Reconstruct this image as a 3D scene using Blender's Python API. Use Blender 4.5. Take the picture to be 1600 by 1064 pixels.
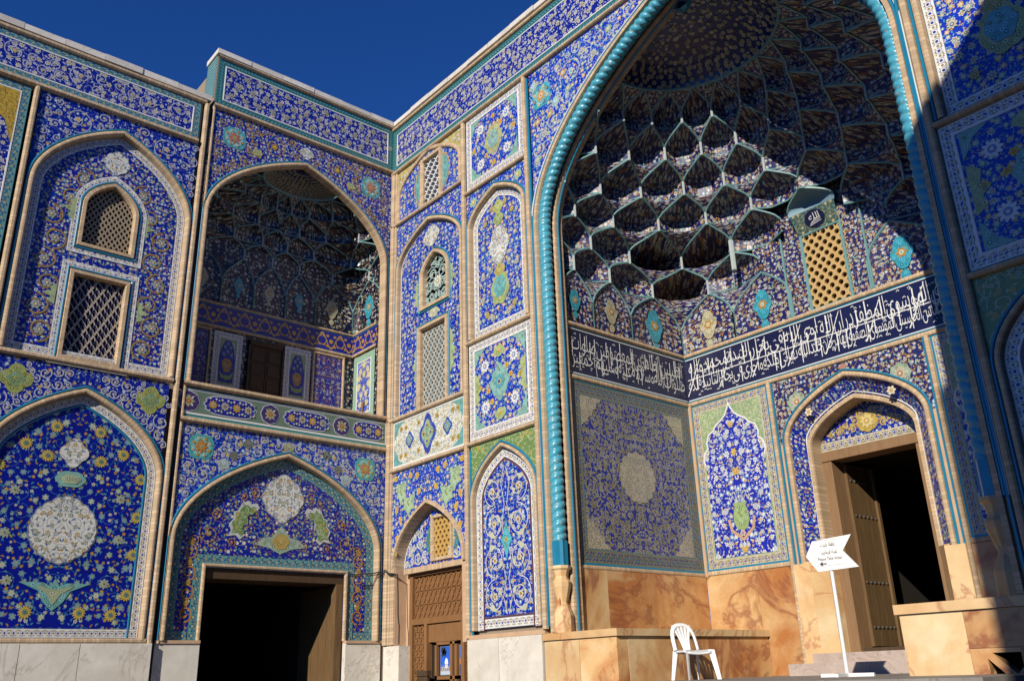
import bpy, math, random
from mathutils import Vector, Matrix
from mathutils.geometry import tessellate_polygon
R = math.radians
PI = math.pi
scene = bpy.context.scene
COL = scene.collection
for _o in list(bpy.data.objects):
    bpy.data.objects.remove(_o)

# ------------------------------------------------------------------ camera, sky, sun, exposure
cam_d = bpy.data.cameras.new('camera')
cam = bpy.data.objects.new('camera', cam_d)
COL.objects.link(cam)
scene.camera = cam
PITCH, ROLL, YAW = 0.3625, -0.0317, 0.8565
fw = Vector((-math.sin(YAW) * math.cos(PITCH), math.cos(YAW) * math.cos(PITCH), math.sin(PITCH)))
rt = fw.cross(Vector((0, 0, 1))).normalized()
up = rt.cross(fw)
r2 = rt * math.cos(ROLL) + up * math.sin(ROLL)
u2 = up * math.cos(ROLL) - rt * math.sin(ROLL)
mw = Matrix((r2, u2, -fw)).transposed().to_4x4()
mw.translation = Vector((13.491, -8.602, 1.6))
cam.matrix_world = mw
cam_d.sensor_width = 36
cam_d.lens = 36 * 1385 / 1600
cam_d.clip_start = 0.05
cam_d.clip_end = 3000

SUN = Vector((0.434, -1.0, 0.508)).normalized()
world = bpy.data.worlds.new('World')
scene.world = world
world.use_nodes = True
wn = world.node_tree
wn.nodes.clear()
sky = wn.nodes.new('ShaderNodeTexSky')
sky.sky_type = 'NISHITA'
sky.sun_disc = False
sky.sun_elevation = math.asin(SUN.z)
sky.sun_rotation = math.atan2(SUN.x, SUN.y)
sky.altitude = 0
sky.air_density = 1.0
sky.dust_density = 0.0
sky.ozone_density = 10.0
bg = wn.nodes.new('ShaderNodeBackground')
bg.inputs['Strength'].default_value = 0.074
wo = wn.nodes.new('ShaderNodeOutputWorld')
tint = wn.nodes.new('ShaderNodeMix')                          # deep dry desert blue
tint.data_type = 'RGBA'
tint.blend_type = 'MULTIPLY'
tint.inputs[0].default_value = 1.0
tint.inputs[7].default_value = (0.46, 0.90, 1.42, 1.0)
wn.links.new(sky.outputs[0], tint.inputs[6])
wn.links.new(tint.outputs[2], bg.inputs[0])
wn.links.new(bg.outputs[0], wo.inputs[0])

sun_d = bpy.data.lights.new('sun', 'SUN')
sun_d.energy = 5.0
sun_d.angle = R(0.53)
sun_d.color = (1.0, 0.93, 0.82)
sun_o = bpy.data.objects.new('sun', sun_d)
sun_o.location = (14, -20, 18)
sun_o.rotation_euler = SUN.to_track_quat('Z', 'Y').to_euler()
COL.objects.link(sun_o)

scene.view_settings.view_transform = 'Standard'
scene.view_settings.look = 'None'
scene.view_settings.exposure = 0.0
scene.view_settings.gamma = 1.0
scene.view_settings.use_curve_mapping = False
scene.render.engine = 'CYCLES'
scene.cycles.max_bounces = 5
scene.cycles.diffuse_bounces = 1
scene.cycles.glossy_bounces = 2
scene.cycles.transmission_bounces = 2
scene.cycles.use_denoising = True
scene.cycles.sample_clamp_indirect = 4.0
scene.cycles.caustics_reflective = False
scene.cycles.caustics_refractive = False


# ------------------------------------------------------------------ node helpers
class X:
    """a scalar socket with arithmetic"""
    def __init__(s, nt, sock):
        s.nt, s.k = nt, sock

    def _m(s, op, *a, clamp=False):
        n = s.nt.nodes.new('ShaderNodeMath')
        n.operation = op
        n.use_clamp = clamp
        for i, v in enumerate((s,) + a):
            if isinstance(v, X):
                s.nt.links.new(v.k, n.inputs[i])
            else:
                n.inputs[i].default_value = v
        return X(s.nt, n.outputs[0])

    def __add__(s, o): return s._m('ADD', o)
    def __radd__(s, o): return s._m('ADD', o)
    def __sub__(s, o): return s._m('SUBTRACT', o)
    def __rsub__(s, o): return s._m('MULTIPLY', -1.0)._m('ADD', o)
    def __mul__(s, o): return s._m('MULTIPLY', o)
    def __rmul__(s, o): return s._m('MULTIPLY', o)
    def __truediv__(s, o): return s._m('DIVIDE', o)
    def lt(s, o): return s._m('LESS_THAN', o)
    def gt(s, o): return s._m('GREATER_THAN', o)
    def abs(s): return s._m('ABSOLUTE')
    def sin(s): return s._m('SINE')
    def cos(s): return s._m('COSINE')
    def fract(s): return s._m('FRACT')
    def floor(s): return s._m('FLOOR')
    def sqrt(s): return s._m('SQRT')
    def pow(s, e): return s._m('POWER', e)
    def min(s, o): return s._m('MINIMUM', o)
    def max(s, o): return s._m('MAXIMUM', o)
    def atan2(s, o): return s._m('ARCTAN2', o)


class G:
    """one material under construction"""
    def __init__(s, name, rough=0.4, spec=0.5):
        s.m = bpy.data.materials.new(name)
        s.m.use_nodes = True
        s.nt = s.m.node_tree
        s.b = s.nt.nodes['Principled BSDF']
        s.b.inputs['Roughness'].default_value = rough
        s.b.inputs['Specular IOR Level'].default_value = spec

    def node(s, t): return s.nt.nodes.new(t)

    def uv(s):
        n = s.node('ShaderNodeUVMap')
        p = s.node('ShaderNodeSeparateXYZ')
        s.nt.links.new(n.outputs[0], p.inputs[0])
        return X(s.nt, p.outputs[0]), X(s.nt, p.outputs[1])

    def pos(s):
        n = s.node('ShaderNodeTexCoord')
        return n.outputs['Object']

    def rnd(s):
        return X(s.nt, s.node('ShaderNodeObjectInfo').outputs['Random'])

    def vec(s, u, v, w=0.0):
        n = s.node('ShaderNodeCombineXYZ')
        for i, a in enumerate((u, v, w)):
            if isinstance(a, X):
                s.nt.links.new(a.k, n.inputs[i])
            else:
                n.inputs[i].default_value = a
        return n.outputs[0]

    def noise(s, vec, scale, detail=3, rough=0.55, dist=0.0):
        n = s.node('ShaderNodeTexNoise')
        n.inputs['Scale'].default_value = scale
        n.inputs['Detail'].default_value = detail
        n.inputs['Roughness'].default_value = rough
        n.inputs['Distortion'].default_value = dist
        if vec is not None:
            s.nt.links.new(vec, n.inputs['Vector'])
        return X(s.nt, n.outputs[0])

    def vor(s, u, v, scale, rand=0.8, off=0.0):
        """cell-local polar coordinates of a 2-D voronoi: lx, ly, r, three random numbers"""
        us, vs = u * scale + off, v * scale + off * 0.37
        n = s.node('ShaderNodeTexVoronoi')
        n.voronoi_dimensions = '2D'
        n.inputs['Scale'].default_value = 1.0
        n.inputs['Randomness'].default_value = rand
        s.nt.links.new(s.vec(us, vs), n.inputs['Vector'])
        p = s.node('ShaderNodeSeparateXYZ')
        s.nt.links.new(n.outputs['Position'], p.inputs[0])
        c = s.node('ShaderNodeSeparateColor')
        s.nt.links.new(n.outputs['Color'], c.inputs[0])
        lx = us - X(s.nt, p.outputs[0])
        ly = vs - X(s.nt, p.outputs[1])
        return lx, ly, X(s.nt, n.outputs['Distance']), [X(s.nt, c.outputs[i]) for i in range(3)]

    def mix(s, f, a, b, mode='MIX'):
        n = s.node('ShaderNodeMix')
        n.data_type = 'RGBA'
        n.blend_type = mode
        for i, v in ((0, f), (6, a), (7, b)):
            if isinstance(v, X):
                s.nt.links.new(v.k, n.inputs[i])
            elif isinstance(v, (int, float)):
                n.inputs[i].default_value = v
            elif isinstance(v, tuple):
                n.inputs[i].default_value = (*v, 1.0)[:4]
            else:
                s.nt.links.new(v, n.inputs[i])
        return n.outputs[2]

    def grey(s, x):
        n = s.node('ShaderNodeCombineColor')
        for i in range(3):
            s.nt.links.new(x.k, n.inputs[i])
        return n.outputs[0]

    def ramp(s, x, stops):
        n = s.node('ShaderNodeValToRGB')
        e = n.color_ramp.elements
        while len(e) < len(stops):
            e.new(0.5)
        for i, (p, c) in enumerate(stops):
            e[i].position = p
            e[i].color = (*c, 1.0)
        s.nt.links.new(x.k, n.inputs[0])
        return n.outputs[0]

    def bump(s, h, strength=0.2, dist=0.01):
        n = s.node('ShaderNodeBump')
        n.inputs['Strength'].default_value = strength
        n.inputs['Distance'].default_value = dist
        s.nt.links.new(h.k, n.inputs['Height'])
        s.nt.links.new(n.outputs[0], s.b.inputs['Normal'])

    def out(s, col):
        if isinstance(col, tuple):
            s.b.inputs['Base Color'].default_value = (*col, 1.0)
        else:
            s.nt.links.new(col, s.b.inputs['Base Color'])
        return s.m


# pigments (linear)
COB = (0.004, 0.014, 0.30)      # cobalt ground
NAVY = (0.006, 0.008, 0.055)
WHT = (0.72, 0.70, 0.62)
CRM = (0.62, 0.56, 0.40)
YEL = (0.62, 0.36, 0.035)
OCH = (0.33, 0.19, 0.03)
TRQ = (0.03, 0.30, 0.40)
PTQ = (0.16, 0.42, 0.42)
LBL = (0.22, 0.34, 0.55)
GRN = (0.16, 0.24, 0.06)
PGR = (0.34, 0.42, 0.20)
SGE = (0.22, 0.34, 0.26)
BRK = (0.57, 0.41, 0.25)
DRK = (0.02, 0.015, 0.02)


def tile_wear(g, u, v, col, amt=0.16):
    """every glazed tile a little different, with faint grime"""
    n = g.node('ShaderNodeTexWhiteNoise')
    n.noise_dimensions = '2D'
    g.nt.links.new(g.vec((u * 4.6).floor(), (v * 4.6).floor()), n.inputs['Vector'])
    val = X(g.nt, n.outputs[0]) * amt + (1.0 - amt * 0.6)
    gr = g.noise(g.vec(u, v), 2.3, 4) * 0.5 + 0.72
    return g.mix(1.0, col, g.grey(val * gr), 'MULTIPLY')


def floral(name, ground=COB, vine=None, flowers=(), leaves=(), mirror=True, rough=0.30, off=0.0, mottled=None):
    """cut-tile garden: ground, curling vines, leaves, rings of petals"""
    g = G(name, rough, 0.5)
    u, v = g.uv()
    tu, tv = u, v
    if mirror:
        u = u.abs()
    v = v + g.rnd() * 7.0
    col = ground
    if mottled:
        col = g.mix(g.noise(g.vec(u, v), mottled[1], 2).gt(0.54), ground, mottled[0])
    nx = (g.noise(g.vec(u, v), 5.0, 1) - 0.5) * 0.05
    uu, vv = u + nx, v - nx
    for i, (vc, sc, w) in enumerate(vine or ()):
        lx, ly, r, c = g.vor(uu, vv, sc, 0.75, off + 3.1 * i)
        sg = c[0].gt(0.5) * 2.0 - 1.0
        t = (r * 3.6 + ly.atan2(lx) * sg * (0.5 / PI)).fract()
        band = (t - 0.5).abs().lt(w * sc) * r.lt(0.55)
        col = g.mix(band, col, vc)
    for i, (sc, size, cols, dens) in enumerate(leaves):
        lx, ly, r, c = g.vor(uu, vv, sc, 0.95, off + 11.3 + 5.7 * i)
        a = c[0] * (2 * PI)
        x = lx * a.cos() + ly * a.sin()
        y = ly * a.cos() - lx * a.sin() + x * x * 0.9
        e = ((x / (size * 1.5)).pow(2.0) + (y / (size * 0.62)).pow(2.0)).lt(1.0) * c[1].lt(dens)
        pc = cols[0]
        for j, cc in enumerate(cols[1:]):
            pc = g.mix(c[2].gt((j + 1) / len(cols)), pc, cc)
        col = g.mix(e, col, pc)
    for i, (sc, size, cols, dens, npet) in enumerate(flowers):
        lx, ly, r, c = g.vor(u, v, sc, 0.72, off + 1.7 + 4.9 * i)
        rr = (ly.atan2(lx) * float(npet) + c[0] * 6.0).cos() * 0.2 + 1.0
        rad = rr * (c[0] * 0.35 + 0.72) * size
        on = c[1].lt(dens)
        pc, cc = cols[0]
        for j, (p1, c1) in enumerate(cols[1:]):
            k = c[2].gt((j + 1) / len(cols))
            pc = g.mix(k, pc, p1)
            cc = g.mix(k, cc, c1)
        col = g.mix(r.lt(rad) * on, col, pc)
        col = g.mix(r.lt(rad * 0.60) * on, col, cc)
        col = g.mix(r.lt(size * 0.26) * on, col, cols[0][0])
    col = tile_wear(g, tu, tv, col)
    g.bump(g.noise(g.vec(tu, tv), 9.0, 2), 0.06, 0.02)
    return g.out(col)


def border(name, ground, petal, core, stem, edge, leaf, rough=0.3, per=1.0, amp=0.2, big=0.27):
    """running border: u counts border widths along it, v crosses it from 0 to 1"""
    g = G(name, rough, 0.5)
    u, v = g.uv()
    t = u / per
    x = (t.fract() - 0.5) * per
    y = v - 0.5
    r = (x * x + y * y).sqrt()
    wave = (t * (2 * PI)).cos() * amp * 1.5
    col = g.mix(((y - wave).abs()).lt(0.055), ground, stem)
    x2 = ((t + 0.5).fract() - 0.5) * per
    r2_ = (x2 * x2 + y * y).sqrt()
    lf = ((y.abs() - 0.26).abs().lt(0.06)) * (x2.abs() - 0.2 * per).abs().lt(0.07 * per)
    col = g.mix(lf, col, leaf)
    col = g.mix(r2_.lt(0.11), col, stem)
    rad = (y.atan2(x) * 6.0).cos() * 0.03 + big
    col = g.mix(r.lt(rad), col, petal)
    col = g.mix(r.lt(big * 0.76), col, ground)
    col = g.mix(r.lt(big * 0.45), col, core)
    col = g.mix(y.abs().gt(0.46), col, edge)
    col = tile_wear(g, u * 0.3, v, col, 0.12)
    return g.out(col)


def plain(name, c, rough=0.5, var=0.12, scale=6.0, spec=0.5, bump=0.0):
    g = G(name, rough, spec)
    n = g.noise(g.pos(), scale, 5)
    col = g.mix(1.0, c, g.grey(n * (2 * var) + (1 - var)), 'MULTIPLY')
    if bump:
        g.bump(g.noise(g.pos(), scale * 6, 4), bump, 0.01)
    return g.out(col)


def brick(name, c, per=0.055, joint=(0.42, 0.31, 0.20)):
    g = G(name, 0.8, 0.25)
    u, v = g.uv()
    b = u / per
    n = g.node('ShaderNodeTexWhiteNoise')
    n.noise_dimensions = '1D'
    g.nt.links.new(b.floor().k, n.inputs['W'])
    val = X(g.nt, n.outputs[0]) * 0.32 + 0.78
    col = g.mix(1.0, c, g.grey(val * (g.noise(g.pos(), 1.5, 4) * 0.5 + 0.75)), 'MULTIPLY')
    j = (b.fract() - 0.5).abs().gt(0.41)
    col = g.mix(j, col, joint)
    g.bump((1.0 - j) + g.noise(g.pos(), 60, 3) * 0.3, 0.28, 0.006)
    return g.out(col)


def stone(name, c1, c2, vein, rough=0.35, scale=1.4, vs=0.03, pale=None):
    g = G(name, rough, 0.4)
    p = g.node('ShaderNodeVectorMath')
    p.operation = 'ADD'
    g.nt.links.new(g.pos(), p.inputs[0])
    rn = g.rnd() * 40.0
    g.nt.links.new(g.vec(rn, rn * 0.7, rn * 1.3), p.inputs[1])
    n1 = g.noise(p.outputs[0], scale, 6, 0.6, 1.2)
    n2 = g.noise(p.outputs[0], scale * 0.55, 5, 0.62, 2.2)
    n3 = g.noise(p.outputs[0], scale * 9, 5, 0.7)
    tint = g.rnd() * 0.22 + 0.9
    col = g.ramp(n1, [(0.36, c1), (0.62, c2)])
    if pale:
        col = g.mix((n2 - 0.56) * 9.0, col, pale)
        col.node.clamp_factor = True
    vn = (n2 - 0.47).abs()
    col = g.mix((1.0 - vn / vs).max(0.0) * 0.75, col, vein)
    col = g.mix(1.0, col, g.grey(tint * (n3 * 0.35 + 0.83)), 'MULTIPLY')
    g.bump(n3, 0.12, 0.01)
    return g.out(col)


def wood(name, c1, c2, rough=0.7):
    g = G(name, rough, 0.3)
    mp = g.node('ShaderNodeMapping')
    mp.inputs['Scale'].default_value = (9, 9, 0.8)
    g.nt.links.new(g.pos(), mp.inputs[0])
    n = g.noise(mp.outputs[0], 3.0, 6, 0.65, 0.6)
    m2 = g.noise(g.pos(), 1.2, 3)
    col = g.mix((n * 0.75 + m2 * 0.25 - 0.3) * 2.2, c1, c2)
    col.node.clamp_factor = True
    g.bump(n, 0.35, 0.01)
    return g.out(col)


def paint_mat():
    g = G('glazed_motif', 0.3, 0.5)
    a = g.node('ShaderNodeVertexColor')
    a.layer_name = 'Col'
    n = g.noise(g.pos(), 5.0, 4)
    m = g.noise(g.pos(), 60.0, 2)
    return g.out(g.mix(1.0, a.outputs[0], g.grey((n * 0.4 + 0.78) * (m * 0.5 + 0.74)), 'MULTIPLY'))


M = {}
M['paint'] = paint_mat()
M['brick'] = brick('buff_brick', BRK)
M['brickw'] = plain('buff_terracotta', (0.55, 0.36, 0.22), 0.8, 0.2, 5.0, 0.2, 0.3)
M['tube'] = plain('turquoise_glaze', (0.018, 0.20, 0.33), 0.2, 0.25, 3.0, 0.6)
M['rib'] = plain('turquoise_rib', (0.15, 0.30, 0.30), 0.4, 0.2, 5.0)
M['plaster'] = plain('old_plaster', (0.30, 0.24, 0.17), 0.9, 0.2, 2.0, 0.2)
M['cap'] = stone('lime_coping', (0.56, 0.51, 0.43), (0.66, 0.61, 0.53), (0.44, 0.39, 0.32), 0.85, 1.5, 0.012)
M['shade'] = plain('painted_interior_gloom', (0.03, 0.025, 0.02), 0.95, 0.2, 2.0, 0.1)  # near-black: the gloom of unlit interiors is put into the colour
M['bw'] = border('white_border', (0.76, 0.74, 0.69), (0.30, 0.31, 0.38), (0.02, 0.03, 0.25), (0.26, 0.21, 0.08), (0.10, 0.18, 0.28), (0.34, 0.30, 0.14), per=0.9)
M['bt'] = border('turquoise_border', (0.10, 0.29, 0.30), (0.02, 0.05, 0.22), (0.50, 0.36, 0.10), (0.02, 0.06, 0.16), (0.03, 0.12, 0.16), (0.42, 0.30, 0.10))
M['btd'] = border('green_turquoise_border', (0.035, 0.17, 0.17), (0.02, 0.07, 0.13), (0.12, 0.30, 0.28), (0.02, 0.08, 0.10), (0.06, 0.24, 0.24), (0.13, 0.30, 0.25), per=0.5)
M['bg'] = border('palmette_border', (0.17, 0.18, 0.12), (0.02, 0.05, 0.20), (0.03, 0.14, 0.22), (0.28, 0.19, 0.05), (0.05, 0.20, 0.28), (0.03, 0.05, 0.22), per=0.7)
M['bc'] = border('cream_border', (0.52, 0.46, 0.32), (0.16, 0.20, 0.42), (0.03, 0.05, 0.30), (0.20, 0.14, 0.05), (0.42, 0.40, 0.34), (0.20, 0.20, 0.07))
M['bo'] = border('gold_scroll_band', (0.012, 0.016, 0.22), (0.42, 0.24, 0.03), (0.012, 0.016, 0.22), (0.45, 0.26, 0.03), (0.03, 0.16, 0.24), (0.42, 0.24, 0.04), amp=0.24)
FL_W = (WHT, COB)
FL_Y = (YEL, WHT)
FL_S = (CRM, (0.22, 0.20, 0.10))
FL_B = (LBL, WHT)
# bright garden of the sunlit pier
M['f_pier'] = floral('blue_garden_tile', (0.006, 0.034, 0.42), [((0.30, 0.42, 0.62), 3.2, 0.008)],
                     [(8.4, 0.30, [FL_S, (SGE, CRM), (YEL, CRM)], 0.85, 6), (14.5, 0.25, [FL_W, (SGE, CRM)], 0.6, 5)],
                     [(22.0, 0.24, [PTQ, (0.10, 0.34, 0.42), YEL, SGE], 0.75)])
M['f_fine'] = floral('fine_blue_garden_tile', (0.005, 0.026, 0.36), [((0.36, 0.44, 0.56), 3.4, 0.008)],
                     [(9.5, 0.30, [FL_W, FL_S, (LBL, WHT)], 0.8, 6), (15.0, 0.25, [(YEL, OCH), FL_W, (SGE, CRM)], 0.55, 5)],
                     [(22.0, 0.24, [PTQ, (0.08, 0.28, 0.34), LBL, SGE], 0.65)], off=5.0)
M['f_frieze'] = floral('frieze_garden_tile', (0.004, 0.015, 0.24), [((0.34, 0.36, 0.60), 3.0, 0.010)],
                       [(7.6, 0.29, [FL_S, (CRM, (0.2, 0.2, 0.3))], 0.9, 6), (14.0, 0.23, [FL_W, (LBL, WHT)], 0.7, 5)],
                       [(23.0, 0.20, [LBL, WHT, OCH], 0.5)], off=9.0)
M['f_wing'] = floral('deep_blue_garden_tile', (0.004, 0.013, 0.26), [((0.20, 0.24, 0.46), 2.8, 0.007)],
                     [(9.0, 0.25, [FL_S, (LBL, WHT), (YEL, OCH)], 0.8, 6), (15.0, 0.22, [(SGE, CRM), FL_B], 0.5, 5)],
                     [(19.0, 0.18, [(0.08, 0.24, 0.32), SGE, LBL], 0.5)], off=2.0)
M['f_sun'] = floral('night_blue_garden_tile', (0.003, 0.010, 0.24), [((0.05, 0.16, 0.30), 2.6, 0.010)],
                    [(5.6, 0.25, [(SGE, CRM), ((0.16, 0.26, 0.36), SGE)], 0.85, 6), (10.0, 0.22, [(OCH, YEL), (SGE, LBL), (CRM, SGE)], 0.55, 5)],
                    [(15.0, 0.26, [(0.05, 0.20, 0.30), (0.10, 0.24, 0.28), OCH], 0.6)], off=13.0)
M['f_gold'] = floral('gold_vine_blue_tile', (0.004, 0.015, 0.27), [((0.30, 0.20, 0.05), 2.8, 0.010)],
                     [(11.5, 0.27, [FL_W, (LBL, WHT), (SGE, CRM)], 0.85, 6), (18.0, 0.25, [(YEL, OCH), FL_S], 0.5, 5)],
                     [(20.0, 0.27, [(0.10, 0.26, 0.30), SGE, OCH], 0.7)], off=4.0)
M['f_gate'] = floral('gateway_garden_tile', (0.004, 0.015, 0.27), [((0.40, 0.20, 0.05), 3.2, 0.009)],
                     [(8.0, 0.20, [(WHT, CRM), (SGE, OCH)], 0.7, 8), (13.0, 0.24, [(OCH, YEL), (SGE, WHT)], 0.6, 5)],
                     [(20.0, 0.26, [(0.40, 0.18, 0.04), (0.10, 0.28, 0.30), SGE], 0.7)], off=21.0)
M['f_white'] = floral('white_ground_tile', (0.68, 0.66, 0.56), [((0.30, 0.24, 0.08), 4.2, 0.010)],
                      [(9.5, 0.28, [((0.30, 0.36, 0.40), WHT), ((0.36, 0.30, 0.12), CRM)], 0.8, 6)],
                      [(19.0, 0.28, [GRN, (0.20, 0.25, 0.40), (0.10, 0.30, 0.34)], 0.6)], off=3.0)
M['f_wmed'] = floral('white_medallion_tile', (0.66, 0.65, 0.58), [((0.16, 0.20, 0.24), 5.0, 0.012)],
                     [(8.5, 0.30, [((0.16, 0.20, 0.16), CRM), ((0.40, 0.24, 0.07), CRM), ((0.20, 0.24, 0.38), CRM)], 0.7, 6)],
                     [(15.0, 0.28, [(0.20, 0.26, 0.20), (0.36, 0.22, 0.06), (0.12, 0.18, 0.32)], 0.75)], off=37.0)
M['f_gsp'] = floral('gold_ground_tile', (0.50, 0.33, 0.035), [((0.20, 0.13, 0.02), 4.0, 0.018)],
                    [(11.0, 0.26, [((0.30, 0.20, 0.03), YEL)], 0.6, 5)], [(17.0, 0.26, [(0.24, 0.16, 0.03), (0.16, 0.16, 0.05)], 0.7)], off=39.0)
M['f_green'] = floral('green_ground_tile', (0.17, 0.26, 0.08), [((0.46, 0.50, 0.30), 3.4, 0.016)],
                      [(10.0, 0.26, [((0.42, 0.46, 0.30), GRN), (YEL, GRN)], 0.6, 5)],
                      [(17.0, 0.26, [(0.10, 0.20, 0.10), (0.40, 0.44, 0.26)], 0.7)], off=6.0)
M['f_sage'] = floral('sage_arabesque_tile', (0.34, 0.42, 0.22), [((0.12, 0.26, 0.14), 5.0, 0.014)],
                     [(12.0, 0.24, [((0.55, 0.55, 0.38), GRN)], 0.6, 5)], [(18.0, 0.24, [(0.14, 0.28, 0.16), CRM], 0.7)], off=8.0)
M['f_carpet'] = floral('carpet_panel_tile', (0.014, 0.024, 0.24), [((0.30, 0.28, 0.20), 4.0, 0.017)],
                       [(9.0, 0.34, [((0.32, 0.29, 0.11), (0.03, 0.04, 0.14)), ((0.36, 0.35, 0.28), (0.10, 0.10, 0.16))], 0.78, 5), (16.0, 0.30, [((0.32, 0.30, 0.24), (0.05, 0.06, 0.16)), ((0.26, 0.24, 0.08), NAVY)], 0.7, 5)],
                       [(15.0, 0.30, [(0.28, 0.25, 0.08), (0.30, 0.29, 0.26), (0.26, 0.22, 0.08)], 0.88)], off=15.0, rough=0.35)
M['f_cream'] = floral('cream_arabesque_tile', (0.42, 0.38, 0.28), [((0.16, 0.14, 0.10), 6.0, 0.012)],
                      [(16.0, 0.26, [((0.12, 0.12, 0.14), CRM)], 0.5, 5)], [(24.0, 0.24, [(0.16, 0.12, 0.06), (0.10, 0.12, 0.18)], 0.6)], off=17.0)
M['f_vase'] = floral('vase_panel_tile', (0.012, 0.022, 0.36), [((0.34, 0.40, 0.52), 4.4, 0.009)],
                     [(7.0, 0.30, [(WHT, LBL), (CRM, LBL), (LBL, WHT)], 0.95, 6), (13.0, 0.25, [(WHT, COB), (YEL, OCH)], 0.5, 5)],
                     [(18.0, 0.30, [WHT, LBL, CRM], 0.7)], off=19.0)
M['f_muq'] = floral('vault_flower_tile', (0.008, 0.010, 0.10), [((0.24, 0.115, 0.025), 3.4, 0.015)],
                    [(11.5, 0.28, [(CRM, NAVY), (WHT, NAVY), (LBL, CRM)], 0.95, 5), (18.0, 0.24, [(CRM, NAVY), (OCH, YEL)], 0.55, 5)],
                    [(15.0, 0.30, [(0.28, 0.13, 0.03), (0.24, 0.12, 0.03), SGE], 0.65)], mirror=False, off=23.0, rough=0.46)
M['f_dome'] = floral('dome_flower_tile', (0.004, 0.015, 0.12), None,
                     [(8.0, 0.24, [(CRM, NAVY), (CRM, OCH)], 0.95, 6), (15.0, 0.22, [(OCH, NAVY), (CRM, NAVY)], 0.5, 5)],
                     [], mirror=False, off=25.0)
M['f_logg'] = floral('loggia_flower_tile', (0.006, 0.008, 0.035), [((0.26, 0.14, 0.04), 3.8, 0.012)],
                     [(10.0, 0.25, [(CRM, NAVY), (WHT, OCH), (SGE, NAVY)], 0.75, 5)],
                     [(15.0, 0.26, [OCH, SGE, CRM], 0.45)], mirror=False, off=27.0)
M['f_geo'] = floral('girih_panel_tile', (0.012, 0.016, 0.22), [((0.34, 0.18, 0.08), 7.0, 0.010)],
                    [(8.0, 0.26, [(OCH, LBL), (LBL, OCH)], 0.9, 6)], [(16.0, 0.24, [OCH, (0.30, 0.14, 0.06), LBL], 0.8)], off=29.0)
M['f_yel'] = floral('yellow_star_tile', (0.10, 0.14, 0.46), None,
                    [(5.2, 0.34, [((0.60, 0.50, 0.16), CRM)], 0.95, 6), (10.0, 0.26, [(WHT, COB), ((0.42, 0.46, 0.30), CRM)], 0.7, 5)], [(15.0, 0.26, [COB, COB, CRM], 0.7)], off=31.0)
M['f_pale'] = floral('pale_turquoise_tile', (0.22, 0.46, 0.38), [((0.46, 0.44, 0.20), 3.6, 0.02)],
                     [(8.0, 0.28, [((0.50, 0.44, 0.16), CRM)], 0.7, 5)], [(14.0, 0.26, [(0.42, 0.44, 0.22), PTQ], 0.6)], off=33.0)
M['f_sage2'] = floral('shade_toned_sage_tile', (0.06, 0.11, 0.10), [((0.30, 0.28, 0.14), 5.0, 0.016)],  # plaque tile with the vault overhang's shade put into its colour
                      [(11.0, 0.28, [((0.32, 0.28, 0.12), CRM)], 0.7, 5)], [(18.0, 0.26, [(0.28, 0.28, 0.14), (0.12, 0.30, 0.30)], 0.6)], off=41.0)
M['f_yelg'] = floral('yellow_ground_tile', (0.50, 0.40, 0.14), [((0.30, 0.24, 0.06), 4.0, 0.02)],
                     [(9.0, 0.28, [(CRM, GRN), (WHT, LBL)], 0.8, 5)], [(15.0, 0.26, [GRN, (0.12, 0.26, 0.3)], 0.6)], off=35.0)
M['navy'] = plain('navy_glaze', (0.008, 0.010, 0.05), 0.3, 0.3, 6.0)
M['letter'] = plain('white_glazed_letters', (0.74, 0.73, 0.68), 0.35, 0.06, 8.0)
M['pendant'] = plain('pale_pendant_tile', (0.42, 0.48, 0.46), 0.3, 0.15, 9.0)
M['marble'] = stone('grey_white_marble', (0.62, 0.56, 0.46), (0.74, 0.69, 0.59), (0.50, 0.44, 0.35), 0.5, 0.9, 0.014)
M['tan'] = stone('honey_alabaster', (0.46, 0.18, 0.055), (0.66, 0.42, 0.19), (0.27, 0.085, 0.045), 0.3, 0.75, 0.045, (0.70, 0.50, 0.27))
M['tanp'] = stone('pale_honey_alabaster', (0.58, 0.33, 0.14), (0.70, 0.50, 0.26), (0.46, 0.20, 0.10), 0.4, 0.65, 0.022, (0.72, 0.56, 0.33))
M['step'] = stone('worn_step_stone', (0.44, 0.34, 0.28), (0.52, 0.42, 0.35), (0.34, 0.26, 0.22), 0.6, 1.6, 0.02)
M['floor'] = stone('iwan_floor_stone', (0.25, 0.225, 0.195), (0.32, 0.285, 0.245), (0.20, 0.18, 0.155), 0.6, 1.6, 0.02)
M['pave'] = stone('plaza_paving', (0.11, 0.10, 0.088), (0.15, 0.135, 0.118), (0.08, 0.075, 0.07), 0.8, 0.6, 0.02)
M['wood'] = wood('weathered_door_wood', (0.10, 0.055, 0.022), (0.20, 0.12, 0.05))
M['woodc'] = wood('carved_brown_wood', (0.19, 0.085, 0.03), (0.30, 0.15, 0.06))
M['woodd'] = wood('dark_old_wood', (0.05, 0.03, 0.015), (0.10, 0.06, 0.03))
M['beam'] = wood('lintel_wood', (0.20, 0.11, 0.05), (0.30, 0.18, 0.09))
M['iron'] = plain('dark_iron', (0.05, 0.04, 0.035), 0.5, 0.3, 30.0)
M['plastic'] = plain('white_plastic', (0.82, 0.82, 0.80), 0.32, 0.02, 3.0)
M['signw'] = plain('white_sign_paint', (0.84, 0.82, 0.76), 0.4, 0.03, 4.0)
M['ink'] = plain('black_print', (0.02, 0.02, 0.02), 0.5, 0.1, 9.0)
M['cable'] = plain('black_cable', (0.02, 0.02, 0.02), 0.6, 0.1, 9.0)
M['hood'] = plain('dull_blue_plaster', (0.16, 0.27, 0.33), 0.6, 0.15, 5)
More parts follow.
